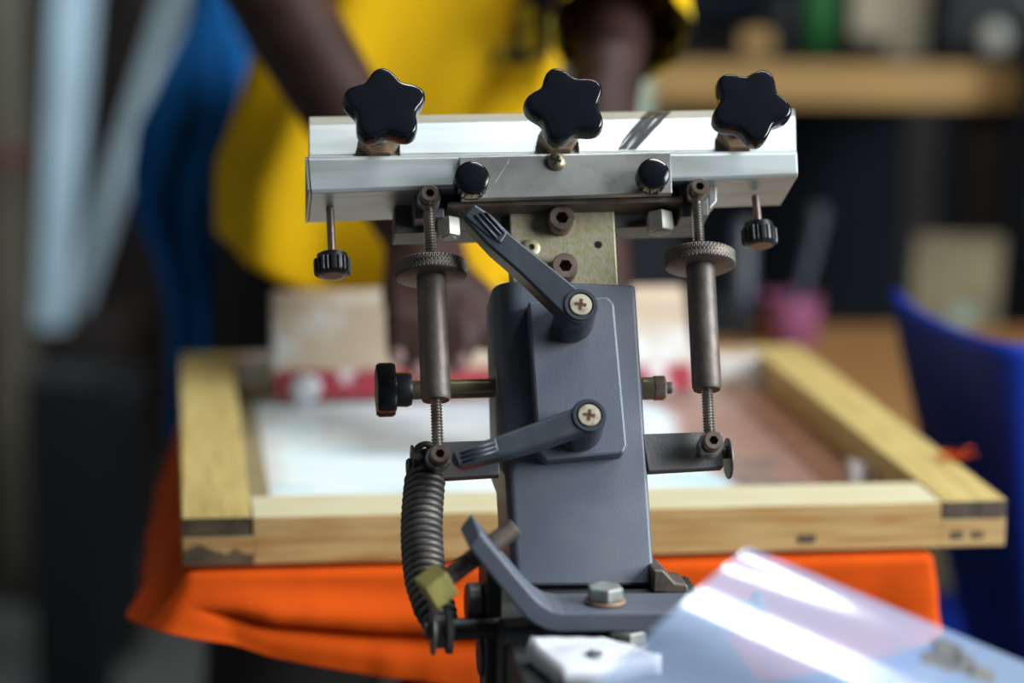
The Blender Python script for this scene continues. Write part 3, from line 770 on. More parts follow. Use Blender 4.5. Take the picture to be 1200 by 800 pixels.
# smooth the corner directions
nr = []
for i, (t, p, q) in enumerate(path):
    s = Vector((0, 0))
    for j in range(-5, 6): s += path[max(0, min(NU, i + j))][2]
    nr.append(s.normalized())
rows = [0, .08, .16, .26, .36, .44, .50, .54, .58, .64, .72, .80, .88, .94, 1.]
grid = []
for i, (t, p, _) in enumerate(path):
    q = nr[i]; line = []
    # how far down the hem hangs, from the photograph: short at the left corner, longest near the middle
    drop = lerp(t, [(0, .055), (.18, .050), (.24, .026), (.30, .044), (.38, .058), (.52, .074), (.66, .072), (.78, .058), (.82, .046), (1, .04)])
    flare = lerp(t, [(0, .020), (.12, .026), (.21, .034), (.27, .014), (.4, .006), (.78, .006), (.84, .010), (1, .008)])
    tuck = lerp(t, [(0, 0), (.25, 0), (.30, 1.), (.5, .9), (.60, .4), (.68, 0), (1, 0)])
    for r_ in rows:
        wv = noise.noise(Vector((t * 16, r_ * 2.2, 4.))) * .004 * r_ + noise.noise(Vector((t * 45, r_ * 1.2, 9.))) * .0015 * r_
        out = .002 + flare * r_ + wv
        zz = ZP - drop * r_
        # one long horizontal fold: the cloth bulges, then tucks under before the lower band
        out += tuck * (.010 * math.exp(-((r_ - .42) / .14) ** 2) - .013 * math.exp(-((r_ - .585) / .06) ** 2) + .002 * math.exp(-((r_ - .8) / .12) ** 2))
        zz += tuck * (-.004 * math.exp(-((r_ - .50) / .06) ** 2))
        pt = p + q * out
        line.append(bm.verts.new(PL(pt.x, pt.y, zz)))
    inn = p - q * .012; line.insert(0, bm.verts.new(PL(inn.x, inn.y, ZP + .0002)))
    line.insert(0, bm.verts.new(PL(.21 + (inn.x - .21) * .35, .2 + (inn.y - .2) * .35, ZP + .0004)))
    grid.append(line)
for i in range(NU):
    for j in range(len(grid[0]) - 1): bm.faces.new((grid[i][j], grid[i + 1][j], grid[i + 1][j + 1], grid[i][j + 1]))
bm.faces.new([g[0] for g in grid])
shirt = obj('orange_shirt', bm, M['orange'], smooth=True)
md = shirt.modifiers.new('solid', 'SOLIDIFY'); md.thickness = .0009; md.offset = 1
md = shirt.modifiers.new('sub', 'SUBSURF'); md.levels = 1; md.render_levels = 1
tag(shirt, 'bright orange cotton shirt spread under the pine frame with its hem hanging down', 'shirt')

# ------------------------------------------------------------------ paper and film on the press
pz = zf + .0012
bm = bmesh.new()
def surfW(px, py, z):
    return WZ(px, py, B0.z + z)
cn = [surfW(622, 752, pz + .009), surfW(704, 746, pz + .009), surfW(775, 766, pz + .008), surfW(657, 784, pz + .008)]
NP = 12; g = []
for i in range(NP + 1):
    row = []
    for j in range(NP + 1):
        u, v = i / NP, j / NP
        p = cn[0] * (1 - u) * (1 - v) + cn[1] * u * (1 - v) + cn[2] * u * v + cn[3] * (1 - u) * v
        p.z += .0012 * noise.noise(Vector((u * 3, v * 3, 1))) + .0025 * max(0, .15 - v) / .15 * (1 - u) 
        row.append(bm.verts.new(p))
    g.append(row)
for i in range(NP):
    for j in range(NP): bm.faces.new((g[i][j], g[i][j + 1], g[i + 1][j + 1], g[i + 1][j]))
pp = obj('paper_label', bm, M['paper'], smooth=True)
md = pp.modifiers.new('solid', 'SOLIDIFY'); md.thickness = .0085; md.offset = -1
tag(pp, 'small worn white paper slip with a dark smudge on the press base', 'paper slip')
bm = bmesh.new(); c = WZ(697, 765, B0.z + pz + .0093); 
add_lathe(bm, c, Z_, [(.0035, 0), (.0032, .0004)], 14, lambda th, r, i: r * (1 + .35 * math.sin(3 * th) * math.cos(th)))
sub(obj('ink_smudge', bm, M['grey_obj']), pp)

fm = bpy.data.materials.new('milky_clear_film'); fm.use_nodes = True
nt = fm.node_tree; b = nt.nodes['Principled BSDF']; out = nt.nodes['Material Output']
b.inputs['Base Color'].default_value = (.40, .52, .74, 1); b.inputs['Roughness'].default_value = .13; b.inputs['Specular IOR Level'].default_value = 1.; b.inputs['Coat Weight'].default_value = 1; b.inputs['Coat Roughness'].default_value = .2
tr = nt.nodes.new('ShaderNodeBsdfTransparent'); tr.inputs['Color'].default_value = (.93, .94, 1, 1)
mxs = nt.nodes.new('ShaderNodeMixShader'); mxs.inputs[0].default_value = .57
nt.links.new(tr.outputs[0], mxs.inputs[1]); nt.links.new(b.outputs[0], mxs.inputs[2]); nt.links.new(mxs.outputs[0], out.inputs['Surface'])
T0, T1, T2, T3 = W(881, 634, .935), W(1330, 832, .945), W(600, 890, .865), W(1060, 1090, .86)
# its lower edge rests on the base's front plate
zrest = B0.z + zf + .0008
nrmF = (T1 - T0).cross(T2 - T0).normalized()
kA = (T0.z - zrest) / (T0.z - T2.z); E_A = (T2 - T0).length; T2 = T0 + (T2 - T0) * kA
kB = (T1.z - zrest) / (T1.z - T3.z); T3 = T1 + (T3 - T1) * kB
NU_, NV_ = 40, 70
nrmF = (T1 - T0).cross(T2 - T0).normalized()
if nrmF.z < 0: nrmF = -nrmF
bm = bmesh.new(); g = []
for i in range(NU_ + 1):
    row = []
    for j in range(NV_ + 1):
        u, v = i / NU_, j / NV_
        p = T0 * (1 - u) * (1 - v) + T1 * u * (1 - v) + T3 * u * v + T2 * (1 - u) * v
        vv = v * (kA + (kB - kA) * u); fade = min(1, (1 - v) / .12)
        h = .0068 * math.exp(-((vv - .40) / .15) ** 2) * fade
        h -= .0052 * math.exp(-(vv / .10) ** 2) * max(0, 1 - u * 1.3)
        p = p + nrmF * h
        row.append(bm.verts.new(p))
    g.append(row)
for i in range(NU_):
    for j in range(NV_): bm.faces.new((g[i][j], g[i][j + 1], g[i + 1][j + 1], g[i + 1][j]))
film = obj('film_sheet', bm, fm, smooth=True)
tag(film, 'milky clear plastic film sheet with a bright curl leaning in front of the press', 'plastic film')
bm = bmesh.new()
for k, (px, py, w_, h_) in enumerate(((1112, 762, .006, .004), (1100, 778, .008, .003), (1128, 776, .005, .004), (1150, 790, .006, .003), (1085, 792, .006, .003))):
    c = W(px, py, .925 - (py - 760) * .0003)
    # lie on the film plane
    dd = ray(px, py); t = (T0 - CAM).dot(nrmF) / dd.dot(nrmF); c = CAM + dd * t + nrmF * .0006
    e1 = (T1 - T0).normalized(); e2 = nrmF.cross(e1)
    f4 = [c - e1 * w_ - e2 * h_, c + e1 * w_ - e2 * h_, c + e1 * w_ * .8 + e2 * h_, c - e1 * w_ * .9 + e2 * h_]
    bm.faces.new([bm.verts.new(p) for p in f4])
sub(obj('dark_print', bm, M['steel_dark']), film)

# ------------------------------------------------------------------ the person
def capsule(bm, p0, r0, p1, r1, segs=14):
    p0, p1 = Vector(p0), Vector(p1); d = (p1 - p0); L = d.length; ax = d / L
    pr = []
    for k in range(5): a = math.pi / 2 * (k / 4); pr.append((r0 * math.sin(a), -r0 * math.cos(a)))
    pr += [(r0 + (r1 - r0) * .5, L * .5)]
    for k in range(5): a = math.pi / 2 * (k / 4); pr.append((r1 * math.cos(a), L + r1 * math.sin(a)))
    add_lathe(bm, p0, ax, [(max(r, 1e-4), t) for r, t in pr], segs)
def chain(bm, pts):
    for (p, r), (q, s) in zip(pts, pts[1:]): capsule(bm, p, r, q, s)
def ellipsoid(bm, c, s, rot=None):
    r = bmesh.ops.create_icosphere(bm, subdivisions=4, radius=1)
    for v in r['verts']:
        p = Vector((v.co.x * s[0], v.co.y * s[1], v.co.z * s[2]))
        v.co = (rot @ p if rot is not None else p) + Vector(c)

pelv, chest, neck, head = Vector((-.10, 1.98, .90)), Vector((-.085, 1.92, 1.20)), Vector((-.06, 1.86, 1.43)), Vector((-.04, 1.80, 1.60))
shL, shR = Vector((-.235, 1.86, 1.385)), Vector((.105, 1.86, 1.385))
elL, elR = W(288, -62, 1.725), W(728, -62, 1.755)
wrL, wrR = W(497, 285, 1.612), W(690, 282, 1.612)
person = empty('person', (-.10, 1.98, 0))
tag(person, 'person in a yellow shirt leaning over the frame with both hands on the squeegee', 'person')
pinv = Matrix.Translation((-.10, 1.98, 0)).inverted()
bm = bmesh.new()
chain(bm, [(pelv, .098), (chest, .105), (Vector((-.065, 1.87, 1.36)), .095), (neck, .052), (neck + Vector((.008, -.02, .07)), .052)])
chain(bm, [(Vector((-.065, 1.87, 1.36)), .09), (shL, .058), ((shL + elL) / 2, .045), (elL, .036)])
chain(bm, [(Vector((-.065, 1.87, 1.36)), .09), (shR, .058), ((shR + elR) / 2, .04), (elR, .027)])
for el, wr, k in ((elL, wrL, 1), (elR, wrR, .8)):
    chain(bm, [(el, .034 * k), (el + (wr - el) * .3, .034 * k), (el + (wr - el) * .7, .029 * k), (wr, .024 * k)])
for sx_ in (-1, 1):
    hip = pelv + Vector((sx_ * .055, .01, -.03)); kn = Vector((-.10 + sx_ * .085, 1.95, .48)); an = Vector((-.10 + sx_ * .10, 2.0, .09))
    chain(bm, [(hip, .080), (kn, .058), (kn + (an - kn) * .3, .060), (an, .038)])
    chain(bm, [(an, .038), (an + Vector((0, -.03, -.045)), .036), (an + Vector((0, -.15, -.062)), .026)])
rh = Matrix.Rotation(R(28), 3, 'X')
ellipsoid(bm, head, (.074, .095, .118), rh)
ellipsoid(bm, head + rh @ Vector((0, -.03, -.075)), (.052, .062, .045), rh)
ellipsoid(bm, head + rh @ Vector((0, -.102, -.018)), (.016, .020, .026), rh)
ellipsoid(bm, head + rh @ Vector((0, -.088, -.062)), (.026, .014, .012), rh)
for s in (-1, 1):
    ellipsoid(bm, head + rh @ Vector((s * .076, .01, -.01)), (.010, .022, .034), rh)
    ellipsoid(bm, head + rh @ Vector((s * .03, -.086, .012)), (.017, .012, .011), rh)
# hands: palms over the squeegee's top edge, fingers down its near face
topL = squee.location + Vector((0, .0, .0))
def hand(wr, xs, tips, thumb, y0=345):
    """wrist -> palm -> four fingers bent over the handle; xs: where the knuckles are"""
    Dk = 1.572
    kn = [W(x, y0 + dy, Dk) for x, dy in xs]
    mid = (kn[1] + kn[2]) / 2
    for k, r in zip(kn, (.0125, .013, .013, .012)): chain(bm, [(wr + (k - mid) * .35, .020), (k, r)])
    capsule(bm, wr, .024, mid + Vector((0, .008, .004)), .021)
    nails = []
    for k, (tx, ty) in zip(kn, tips):
        tip = W(tx, ty, 1.548); m1 = k + (tip - k) * .45 + Vector((0, -.009, .004)); m2 = k + (tip - k) * .76 + Vector((0, -.006, .0))
        chain(bm, [(k, .0105), (m1, .0092), (m2, .0085), (tip, .0072)])
        nails.append((tip, tip - m2))
    t0 = wr + (kn[3] - wr) * .35 if thumb[0] > kn_px(kn) else wr + (kn[0] - wr) * .35
    a = W(thumb[0], thumb[1], 1.575); e_ = W(thumb[2], thumb[3], 1.556)
    chain(bm, [(t0, .014), (a, .0115), (e_, .0088)])
    return nails
def kn_px(kn): return 518
nails = hand(wrL, [(468, 4), (492, 0), (517, 0), (541, 6)], [(466, 418), (490, 434), (516, 436), (541, 424)], (566, 352, 572, 398))
nails += hand(wrR, [(648, 6), (672, 0), (697, 0), (721, 4)], [(648, 424), (672, 436), (698, 434), (722, 418)], (624, 352, 618, 398))
me = bpy.data.meshes.new('tmp'); bm.to_mesh(me); bm.free()
tmp = bpy.data.objects.new('tmp', me); col.objects.link(tmp)
md = tmp.modifiers.new('r', 'REMESH'); md.mode = 'VOXEL'; md.voxel_size = .0042; md.use_smooth_shade = True
md = tmp.modifiers.new('s', 'SMOOTH'); md.factor = .5; md.iterations = 4
bpy.context.view_layer.update()
dg = bpy.context.evaluated_depsgraph_get()
me2 = bpy.data.meshes.new_from_object(tmp.evaluated_get(dg)); bpy.data.objects.remove(tmp)
me2.transform(pinv); me2.name = 'body'; me2.materials.clear()
body = obj('body', me2, M['skin'], person, smooth=True)
for tip, d in nails:
    bm = bmesh.new(); ellipsoid(bm, pinv @ (tip + Vector((0, -.0066, .001))), (.0048, .0018, .0062)); obj('fingernail', bm, M['nail'], body, smooth=True)
# hair cap
bm = bmesh.new(); ellipsoid(bm, pinv @ (head + rh @ Vector((0, .014, .018))), (.081, .099, .112), rh)
bmesh.ops.delete(bm, geom=[v for v in bm.verts if (rh.inverted() @ (v.co - pinv @ head)).y < -.045 or (rh.inverted() @ (v.co - pinv @ head)).z < -.05], context='VERTS')
obj('hair', bm, M['hair'], person, smooth=True)
# shoes
for sx_ in (-1, 1):
    bm = bmesh.new(); c = Vector((-.10 + sx_ * .10, 1.92, .042))
    ellipsoid(bm, pinv @ c, (.047, .135, .042)); 
    for v in bm.verts: v.co.z = max(v.co.z, .0)
    obj('shoe', bm, M['black_box'], person, smooth=True)

# shirt: loose loft with hanging folds; hem higher on one side
ym = bpy.data.materials.new('black_and_yellow_dotted_print'); ym.use_nodes = True
nt = ym.node_tree; b = nt.nodes['Principled BSDF']; b.inputs['Roughness'].default_value = .85
tc = nt.nodes.new('ShaderNodeTexCoord'); vo = nt.nodes.new('ShaderNodeTexVoronoi'); vo.inputs['Scale'].default_value = 46; vo.inputs['Randomness'].default_value = .55
rp = nt.nodes.new('ShaderNodeValToRGB'); rp.color_ramp.elements[0].position = .40; rp.color_ramp.elements[1].position = .50
rp.color_ramp.elements[0].color = (.62, .46, .01, 1); rp.color_ramp.elements[1].color = (.025, .018, .02, 1)
nt.links.new(tc.outputs['Object'], vo.inputs['Vector']); nt.links.new(vo.outputs['Distance'], rp.inputs['Fac']); nt.links.new(rp.outputs['Color'], b.inputs['Base Color'])
bm = bmesh.new()
rings = [(1.44, -.06, 1.865, .075, .07), (1.41, -.065, 1.87, .15, .09), (1.36, -.068, 1.875, .175, .115), (1.25, -.078, 1.885, .165, .125), (1.12, -.075, 1.885, .108, .130), (1.04, -.092, 1.885, .112, .140), (.96, -.112, 1.885, .112, .150), (.90, -.112, 1.885, .112, .155)]
NS, NR = 128, 56; g = []
for j in range(NR + 1):
    z = 1.44 - (1.44 - .90) * j / NR
    for a, b_ in zip(rings, rings[1:]):
        if a[0] >= z >= b_[0] - 1e-9:
            k = (a[0] - z) / (a[0] - b_[0]); k = k * k * (3 - 2 * k) if False else k
            cx, cy, wx, wy = [a[i] + (b_[i] - a[i]) * k for i in (1, 2, 3, 4)]; break
    dn = max(0, (1.36 - z) / .46)
    row = []
    for i in range(NS):
        th = 2 * math.pi * i / NS
        f_ = .008 * dn * math.sin(th * 9 + 1.3 * math.sin(z * 9)) + .014 * dn * noise.noise(Vector((math.cos(th) * 2.2, math.sin(th) * 2.2, z * 2.5)))
        ct_, st_ = math.cos(th), math.sin(th)
        x = cx + (wx + f_) * math.copysign(abs(ct_) ** .75, ct_); y = cy + (wy + f_) * math.copysign(abs(st_) ** .62, st_)
        zz = z
        # the near left side of the hem is lifted
        lift = max(0, (-.135 - x) / .12) * max(0, min(1, dn * 1.4 - .55))
        zz += .075 * lift
        row.append(bm.verts.new(pinv @ Vector((x, y, zz))))
    g.append(row)
for j in range(NR):
    for i in range(NS): bm.faces.new((g[j][i], g[j + 1][i], g[j + 1][(i + 1) % NS], g[j][(i + 1) % NS]))
# sleeves
def sleeve(sh, el, reach, r0, r1):
    end = sh + (el - sh) * reach if reach <= 1 else W(727, 36, 1.695)
    pts = [sh + Vector((.085 if sh.x < -.06 else -.085, 0, .012)), sh, (sh + el) / 2, el + (end - el) * (.35 if reach > 1 else .6), end]
    n = len(pts); rr = [r0 * .95, r0, (r0 + r1) / 2, r1, r1 * 1.06]
    rings_ = []
    for a in range(17):
        t = a / 16 * (n - 1); k = min(int(t), n - 2); u = t - k
        p = pts[k].lerp(pts[k + 1], u); r_ = rr[k] + (rr[k + 1] - rr[k]) * u
        d = (pts[min(k + 1, n - 1)] - pts[max(k - (1 if u < .5 else 0), 0)]).normalized(); _, e1, e2 = basis(d)
        rings_.append([bm.verts.new(pinv @ (p + (e1 * math.cos(6.28318 * q / 32) + e2 * math.sin(6.28318 * q / 32)) * (r_ + .004 * noise.noise(Vector((q * .5, a * .4, 2)))))) for q in range(32)])
    for a in range(16):
        for q in range(32): bm.faces.new((rings_[a][q], rings_[a][(q + 1) % 32], rings_[a + 1][(q + 1) % 32], rings_[a + 1][q]))
sleeve(shL, elL, .62, .075, .062); sleeve(shR, elR, 1.27, .072, .046)
ptile = []
for f_ in bm.faces:
    c = f_.calc_center_median() + Vector((-.10, 1.98, 0))
    side = c.y < 1.93
    # printed side panel (slanting edge) and printed sleeve end
    if side and c.x > -.019 + (c.z - 1.076) * .43 + .006 * noise.noise(c * 60) and c.x < .06 and 1.076 + .004 * noise.noise(c * 45) < c.z < 1.3: f_.material_index = 1
    if c.x > .055 and c.z < 1.128 + .02 * noise.noise(c * 40): f_.material_index = 1
    f_.smooth = True
sh = obj('shirt', bm, None, person, mats=[M['yellow'], ym], smooth=True)
md = sh.modifiers.new('solid', 'SOLIDIFY'); md.thickness = .0015; md.offset = 1
# trousers
bm = bmesh.new()
for sx_ in (-1, 1):
    hip = pelv + Vector((sx_ * .055, .01, .0)); kn = Vector((-.10 + sx_ * .085, 1.95, .48)); an = Vector((-.10 + sx_ * .10, 2.0, .10))
    add_tube(bm, [pinv @ p for p in (hip + Vector((0, 0, .06)), hip, hip.lerp(kn, .5), kn, kn.lerp(an, .5), an)], [.092, .092, .082, .074, .073, .07], 28)
tm = bpy.data.meshes.new('t'); bm.to_mesh(tm); bm.free()
obj('trousers', tm, M['trousers'], person, smooth=True)

# ------------------------------------------------------------------ the room
def struct(name, c, s, m):
    bm = bmesh.new(); add_box(bm, c, s); o = obj(name, bm, m); o['kind'] = 'structure'; return o
XW0, XW1, Y0, Y1, H = -1.9, 1.9, -1.2, 5.6, 2.8
struct('floor', (0, 2.2, -.05), (4.2, 7.2, .1), M['floor'])
struct('ceiling', (0, 2.2, H + .05), (4.2, 7.2, .1), M['ceil'])
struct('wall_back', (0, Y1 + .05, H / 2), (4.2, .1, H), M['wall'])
struct('wall_front', (0, Y0 - .05, H / 2), (4.2, .1, H), M['wall'])
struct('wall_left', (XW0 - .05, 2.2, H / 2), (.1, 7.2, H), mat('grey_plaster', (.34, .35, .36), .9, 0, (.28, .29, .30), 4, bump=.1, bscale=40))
# right wall with a window opening
wy0, wy1, wz0, wz1 = -.15, 1.25, 1.05, 2.35
bm = bmesh.new()
for (a, b_, c_, d_) in ((Y0, wy0, 0, H), (wy1, Y1, 0, H), (wy0, wy1, 0, wz0), (wy0, wy1, wz1, H)):
    add_box(bm, (XW1 + .05, (a + b_) / 2, (c_ + d_) / 2), (.1, b_ - a, d_ - c_))
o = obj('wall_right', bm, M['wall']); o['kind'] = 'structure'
bm = bmesh.new(); t = .05
for (a, b_, c_, d_) in ((wy0, wy1, wz0, wz0 + t), (wy0, wy1, wz1 - t, wz1), (wy0, wy0 + t, wz0 + t, wz1 - t), (wy1 - t, wy1, wz0 + t, wz1 - t), ((wy0 + wy1) / 2 - .02, (wy0 + wy1) / 2 + .02, wz0 + t, wz1 - t)):
    add_box(bm, (XW1 + .04, (a + b_) / 2, (c_ + d_) / 2), (.06, b_ - a, d_ - c_))
o = obj('window_1', bm, M['dark_wood']); o['kind'] = 'structure'

# ------------------------------------------------------------------ things behind: right side
ZTB = .75
table = empty('low_table', (.62, 2.05, 0), 0)
tag(table, 'low brown wooden table behind the pine frame, pink pot on it', 'table')
bm = bmesh.new(); f6 = [(.02, 2.14), (.18, 2.14), (.18, 1.9), (1.32, 1.9), (1.32, 2.53), (.02, 2.53)]
add_prism(bm, [Vector((x - .62, y - 2.05, ZTB - .03)) for x, y in f6], [Vector((x - .62, y - 2.05, ZTB)) for x, y in f6]); obj('table_top', bm, M['table'], table, bevel=.003)
for sx_, sy in ((-.54, .15), (-.54, .42), (.65, -.10), (.65, .42)):
    bm = bmesh.new(); add_box(bm, (sx_, sy, (ZTB - .03) / 2), (.05, .05, ZTB - .03)); obj('leg', bm, M['dark_wood'], table, bevel=.003)
bk = 2.90
def tp(px, py): return WZ(px, py, ZTB)
def lathe_thing(name, loc, prof, m, label, cat, group=None, segs=36):
    bm = bmesh.new(); add_lathe(bm, (0, 0, 0), Z_, prof, segs); o = obj(name, bm, m); autosmooth(o); o.location = loc; tag(o, label, cat, group); return o
pot = tp(925, 402)
s_ = (pot - CAM).dot(_F) / FPX
pk = lathe_thing('pink_pot', pot, [(30 * s_, 0), (33 * s_, .003), (35 * s_, 55 * s_), (36 * s_, 56 * s_), (32 * s_, 56 * s_), (30 * s_, 8 * s_)], M['pink'], 'small pink plastic pot standing on the low brown table', 'pot')
for k, (dx, dz, lean_x, m_, lb) in enumerate(((.006, 0, .016, M['grey_tube'], 'thin grey brush leaning in the pink pot'),)):
    bm = bmesh.new(); add_tube(bm, [pot + Vector((dx - .004, 0, .012)), pot + Vector((dx + lean_x, 0, .112))], [.005, .008], 12)
    o = obj('brush', bm, m_); tag(o, lb, 'brush')
    bm = bmesh.new(); add_tube(bm, [pot + Vector((dx + lean_x, 0, .112)), pot + Vector((dx + lean_x + .003, 0, .14))], [.008, .010], 12); sub(obj('bristle_head', bm, M['grey_tube']), o)
gt = tp(868, 396)
lathe_thing('grey_bottle', gt, [(.014, 0), (.015, .002), (.015, .035), (.0115, .045), (.0115, .118), (.009, .121)], M['grey_tube'], 'slim grey bottle standing between the dark tray and the pink pot', 'bottle')
tr0 = tp(812, 398)
bm = bmesh.new(); add_box(bm, (0, 0, .016), (.105, .10, .032)); add_box(bm, (0, 0, .034), (.112, .107, .005))
o = obj('black_tray', bm, M['black_box'], bevel=.003); o.location = tr0 + Vector((0, .06, 0)); tag(o, 'low black lidded tray behind the squeegee on the brown table', 'tray')

# leaning canvases
def panel(px0, px1, ytop, yb, D, lean, label, m2=None):
    p0, p1 = W(px0, yb, D), W(px1, yb, D)
    w_ = (p1 - p0).length; h_ = W(px0, ytop, D).z / math.cos(R(lean))
    e = empty('leaning_canvas', ((p0.x + p1.x) / 2, D - .12, .001), R(-6)); tag(e, label, 'canvas', None)
    rt = Matrix.Rotation(R(lean), 3, 'X')
    sk = h_ * .05
    bm = bmesh.new(); f4 = [Vector((-w_ / 2, 0, 0)), Vector((w_ / 2 - sk, 0, 0)), Vector((w_ / 2, 0, h_)), Vector((-w_ / 2 + sk, 0, h_))]
    add_prism(bm, [rt @ p for p in f4], [rt @ (p + Vector((0, .018, 0))) for p in f4]); obj('board', bm, M['cream'], e, bevel=.002)
    bm = bmesh.new(); f5 = [Vector((w_ * .05, -.001, h_ * .72)), Vector((w_ * .24, -.001, h_ * .72)), Vector((w_ * .28, -.001, h_ * .90)), Vector((w_ * .09, -.001, h_ * .90))]
    add_prism(bm, [rt @ p for p in f5], [rt @ (p + Vector((0, .0005, 0))) for p in f5]); obj('printed_patch', bm, m2 or M['jug'], e)
    return e
panel(1022, 1166, 278, 420, 2.80, -8, 'cream canvas with a grey green patch leaning behind the blue chair')
panel(1184, 1330, 266, 420, 2.80, -8, 'cream canvas cut by the right edge, leaning behind the blue chair')

# tall bench
ZB = WY(900, 74, 2.95).z
tb = empty('tall_workbench', (.75, 3.25, 0)); tag(tb, 'tall workbench with a thick tan wooden top and dark space below', 'workbench')
xl_, xr_ = WY(738, 100, 2.95).x - .75, WY(1197, 100, 2.95).x - .75
zb2 = WY(900, 122, 2.95).z
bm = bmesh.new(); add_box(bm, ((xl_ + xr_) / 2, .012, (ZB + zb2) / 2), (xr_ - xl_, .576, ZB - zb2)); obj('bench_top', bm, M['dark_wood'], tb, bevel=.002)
bm = bmesh.new(); add_box(bm, ((xl_ + xr_) / 2, -.288, (ZB + zb2) / 2 - .0005), (xr_ - xl_, .024, ZB - zb2)); obj('front_edge', bm, M['bench'], tb, bevel=.003)
for x in (xl_ + .03, xr_ - .03):
    for y in (-.25, .25):
        bm = bmesh.new(); add_box(bm, (x, y, zb2 / 2), (.05, .05, zb2)); obj('leg', bm, M['dark_wood'], tb, bevel=.003)
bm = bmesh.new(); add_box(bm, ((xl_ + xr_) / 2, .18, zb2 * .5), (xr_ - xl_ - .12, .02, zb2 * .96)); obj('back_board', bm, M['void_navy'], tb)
# dark post at the right of the bench
pd = WY(1215, 400, 2.85)
struct('trim_1', (pd.x + .02, 2.88, H / 2), (.06, .06, H - .002), M['dark_wood'])
# bench things
def bench(px, y=3.1): 
    p = WY(px, 75, y); return Vector((p.x, y, ZB + .0005))
lathe_thing('white_bowl', bench(758, 3.02), [(.020, 0), (.026, .002), (.034, .022), (.037, .038), (.033, .038), (.022, .006)], M['white_plastic'], 'small white bowl at the left end of the tan bench', 'bowl')
lathe_thing('green_bottle', bench(964, 3.15), [(.024, 0), (.026, .003), (.026, .075), (.012, .098), (.012, .115), (.014, .116), (.014, .128)], M['green'], 'green bottle standing on the tan bench top', 'bottle')
bm = bmesh.new(); add_box(bm, (0, 0, .055), (.095, .08, .11)); add_box(bm, (.0, 0, .1125), (.100, .085, .006)); o = obj('beige_box', bm, M['beige'], bevel=.002); o.location = bench(1035, 3.12); tag(o, 'pale beige lidded box on the tan bench top', 'box')
bm = bmesh.new(); add_box(bm, (0, 0, .018), (.040, .05, .026)); add_box(bm, (.003, 0, .030), (.026, .034, .008)); o = obj('wooden_block', bm, M['bench'], bevel=.003); o.location = bench(884, 3.05); tag(o, 'small tan wooden block behind the right star knob on the bench', 'block')
lathe_thing('steel_jar', bench(1080, 3.30), [(.030, 0), (.034, .003), (.036, .09), (.03, .10), (.03, .118)], M['grey_tube'], 'pale grey jar between the beige box and the dark machine', 'jar')
e = empty('dark_machine', bench(1140, 3.22)); tag(e, 'dark machine with a round metal cap on the right of the bench', 'machine')
bm = bmesh.new(); add_box(bm, (0, 0, .06), (.12, .12, .12)); obj('housing', bm, M['black_box'], e, bevel=.012, segs=4)
bm = bmesh.new(); add_lathe(bm, (.012, -.072, .022), (0, -1, .1), [(.020, 0), (.021, .003), (.019, .010), (.012, .014)], 28); autosmooth(obj('metal_cap', bm, M['nut'], e))
bm = bmesh.new(); add_box(bm, (.075, -.04, .07), (.05, .05, .028)); obj('grip', bm, M['grey_obj'], e, bevel=.006)
lathe_thing('dark_can', bench(920, 3.2), [(.030, 0), (.032, .002), (.032, .07), (.030, .073)], M['black_box'], 'short dark can left of the green bottle', 'can')
lathe_thing('dark_tub', bench(1008, 3.0), [(.026, 0), (.03, .003), (.034, .028), (.031, .029)], M['dark_wood'], 'low dark brown tub in front of the beige box', 'tub')
bm = bmesh.new(); add_box(bm, (0, 0, .15), (.22, .05, .30)); add_box(bm, (0, -.03, .15), (.19, .012, .26)); o = obj('black_case', bm, M['void_navy'], bevel=.004); o.location = bench(850, 3.42); tag(o, 'upright black case at the back of the tan bench', 'case')
# jug behind the right forearm
jg = WZ(700, 420, ZTB)
jz = 2.42
jp = WY(705, 75, jz)
jzb = WY(705, 214, jz).z
jug = empty('green_jug', (jp.x, jz, jzb)); tag(jug, 'pale green jug beside the forearm, behind the clamp, standing on a dark box', 'jug')
e = empty('dark_box', (jp.x + .012, jz, ZTB)); tag(e, 'dark navy lidded box under the pale green jug', 'box')
hb_ = jzb - ZTB - .0005
bm = bmesh.new(); add_box(bm, (0, 0, (hb_ - .022) / 2), (.125, .125, hb_ - .022)); obj('body', bm, M['void_navy'], e, bevel=.003)
bm = bmesh.new(); add_box(bm, (0, 0, hb_ - .011), (.132, .132, .022)); obj('lid', bm, M['void_navy'], e, bevel=.003)
hj = WY(705, 48, jz).z - jzb
bm = bmesh.new(); add_lathe(bm, (0, 0, 0), Z_, [(.047, 0), (.051, .004), (.051, hj * .80), (.048, hj * .87), (.030, hj * .94), (.026, hj * .96), (.026, hj)], 40); autosmooth(obj('body', bm, M['jug'], jug))
bm = bmesh.new(); add_lathe(bm, (0, 0, hj), Z_, [(.029, 0), (.029, .018), (.026, .02)], 30); autosmooth(obj('cap', bm, M['white_plastic'], jug))
bm = bmesh.new(); add_tube(bm, [(-.046, 0, hj * .45), (-.072, 0, hj * .5), (-.074, 0, hj * .68), (-.046, 0, hj * .76)], .007, 12); obj('handle', bm, M['jug'], jug, smooth=True)

# blue plastic chair: back shell seen from behind its left edge
chair = empty('plastic_chair', (.50, 1.72, 0)); tag(chair, 'blue plastic chair with a curved back at the right edge of the picture', 'chair')
bm = bmesh.new(); NB, NH = 30, 24; g = []
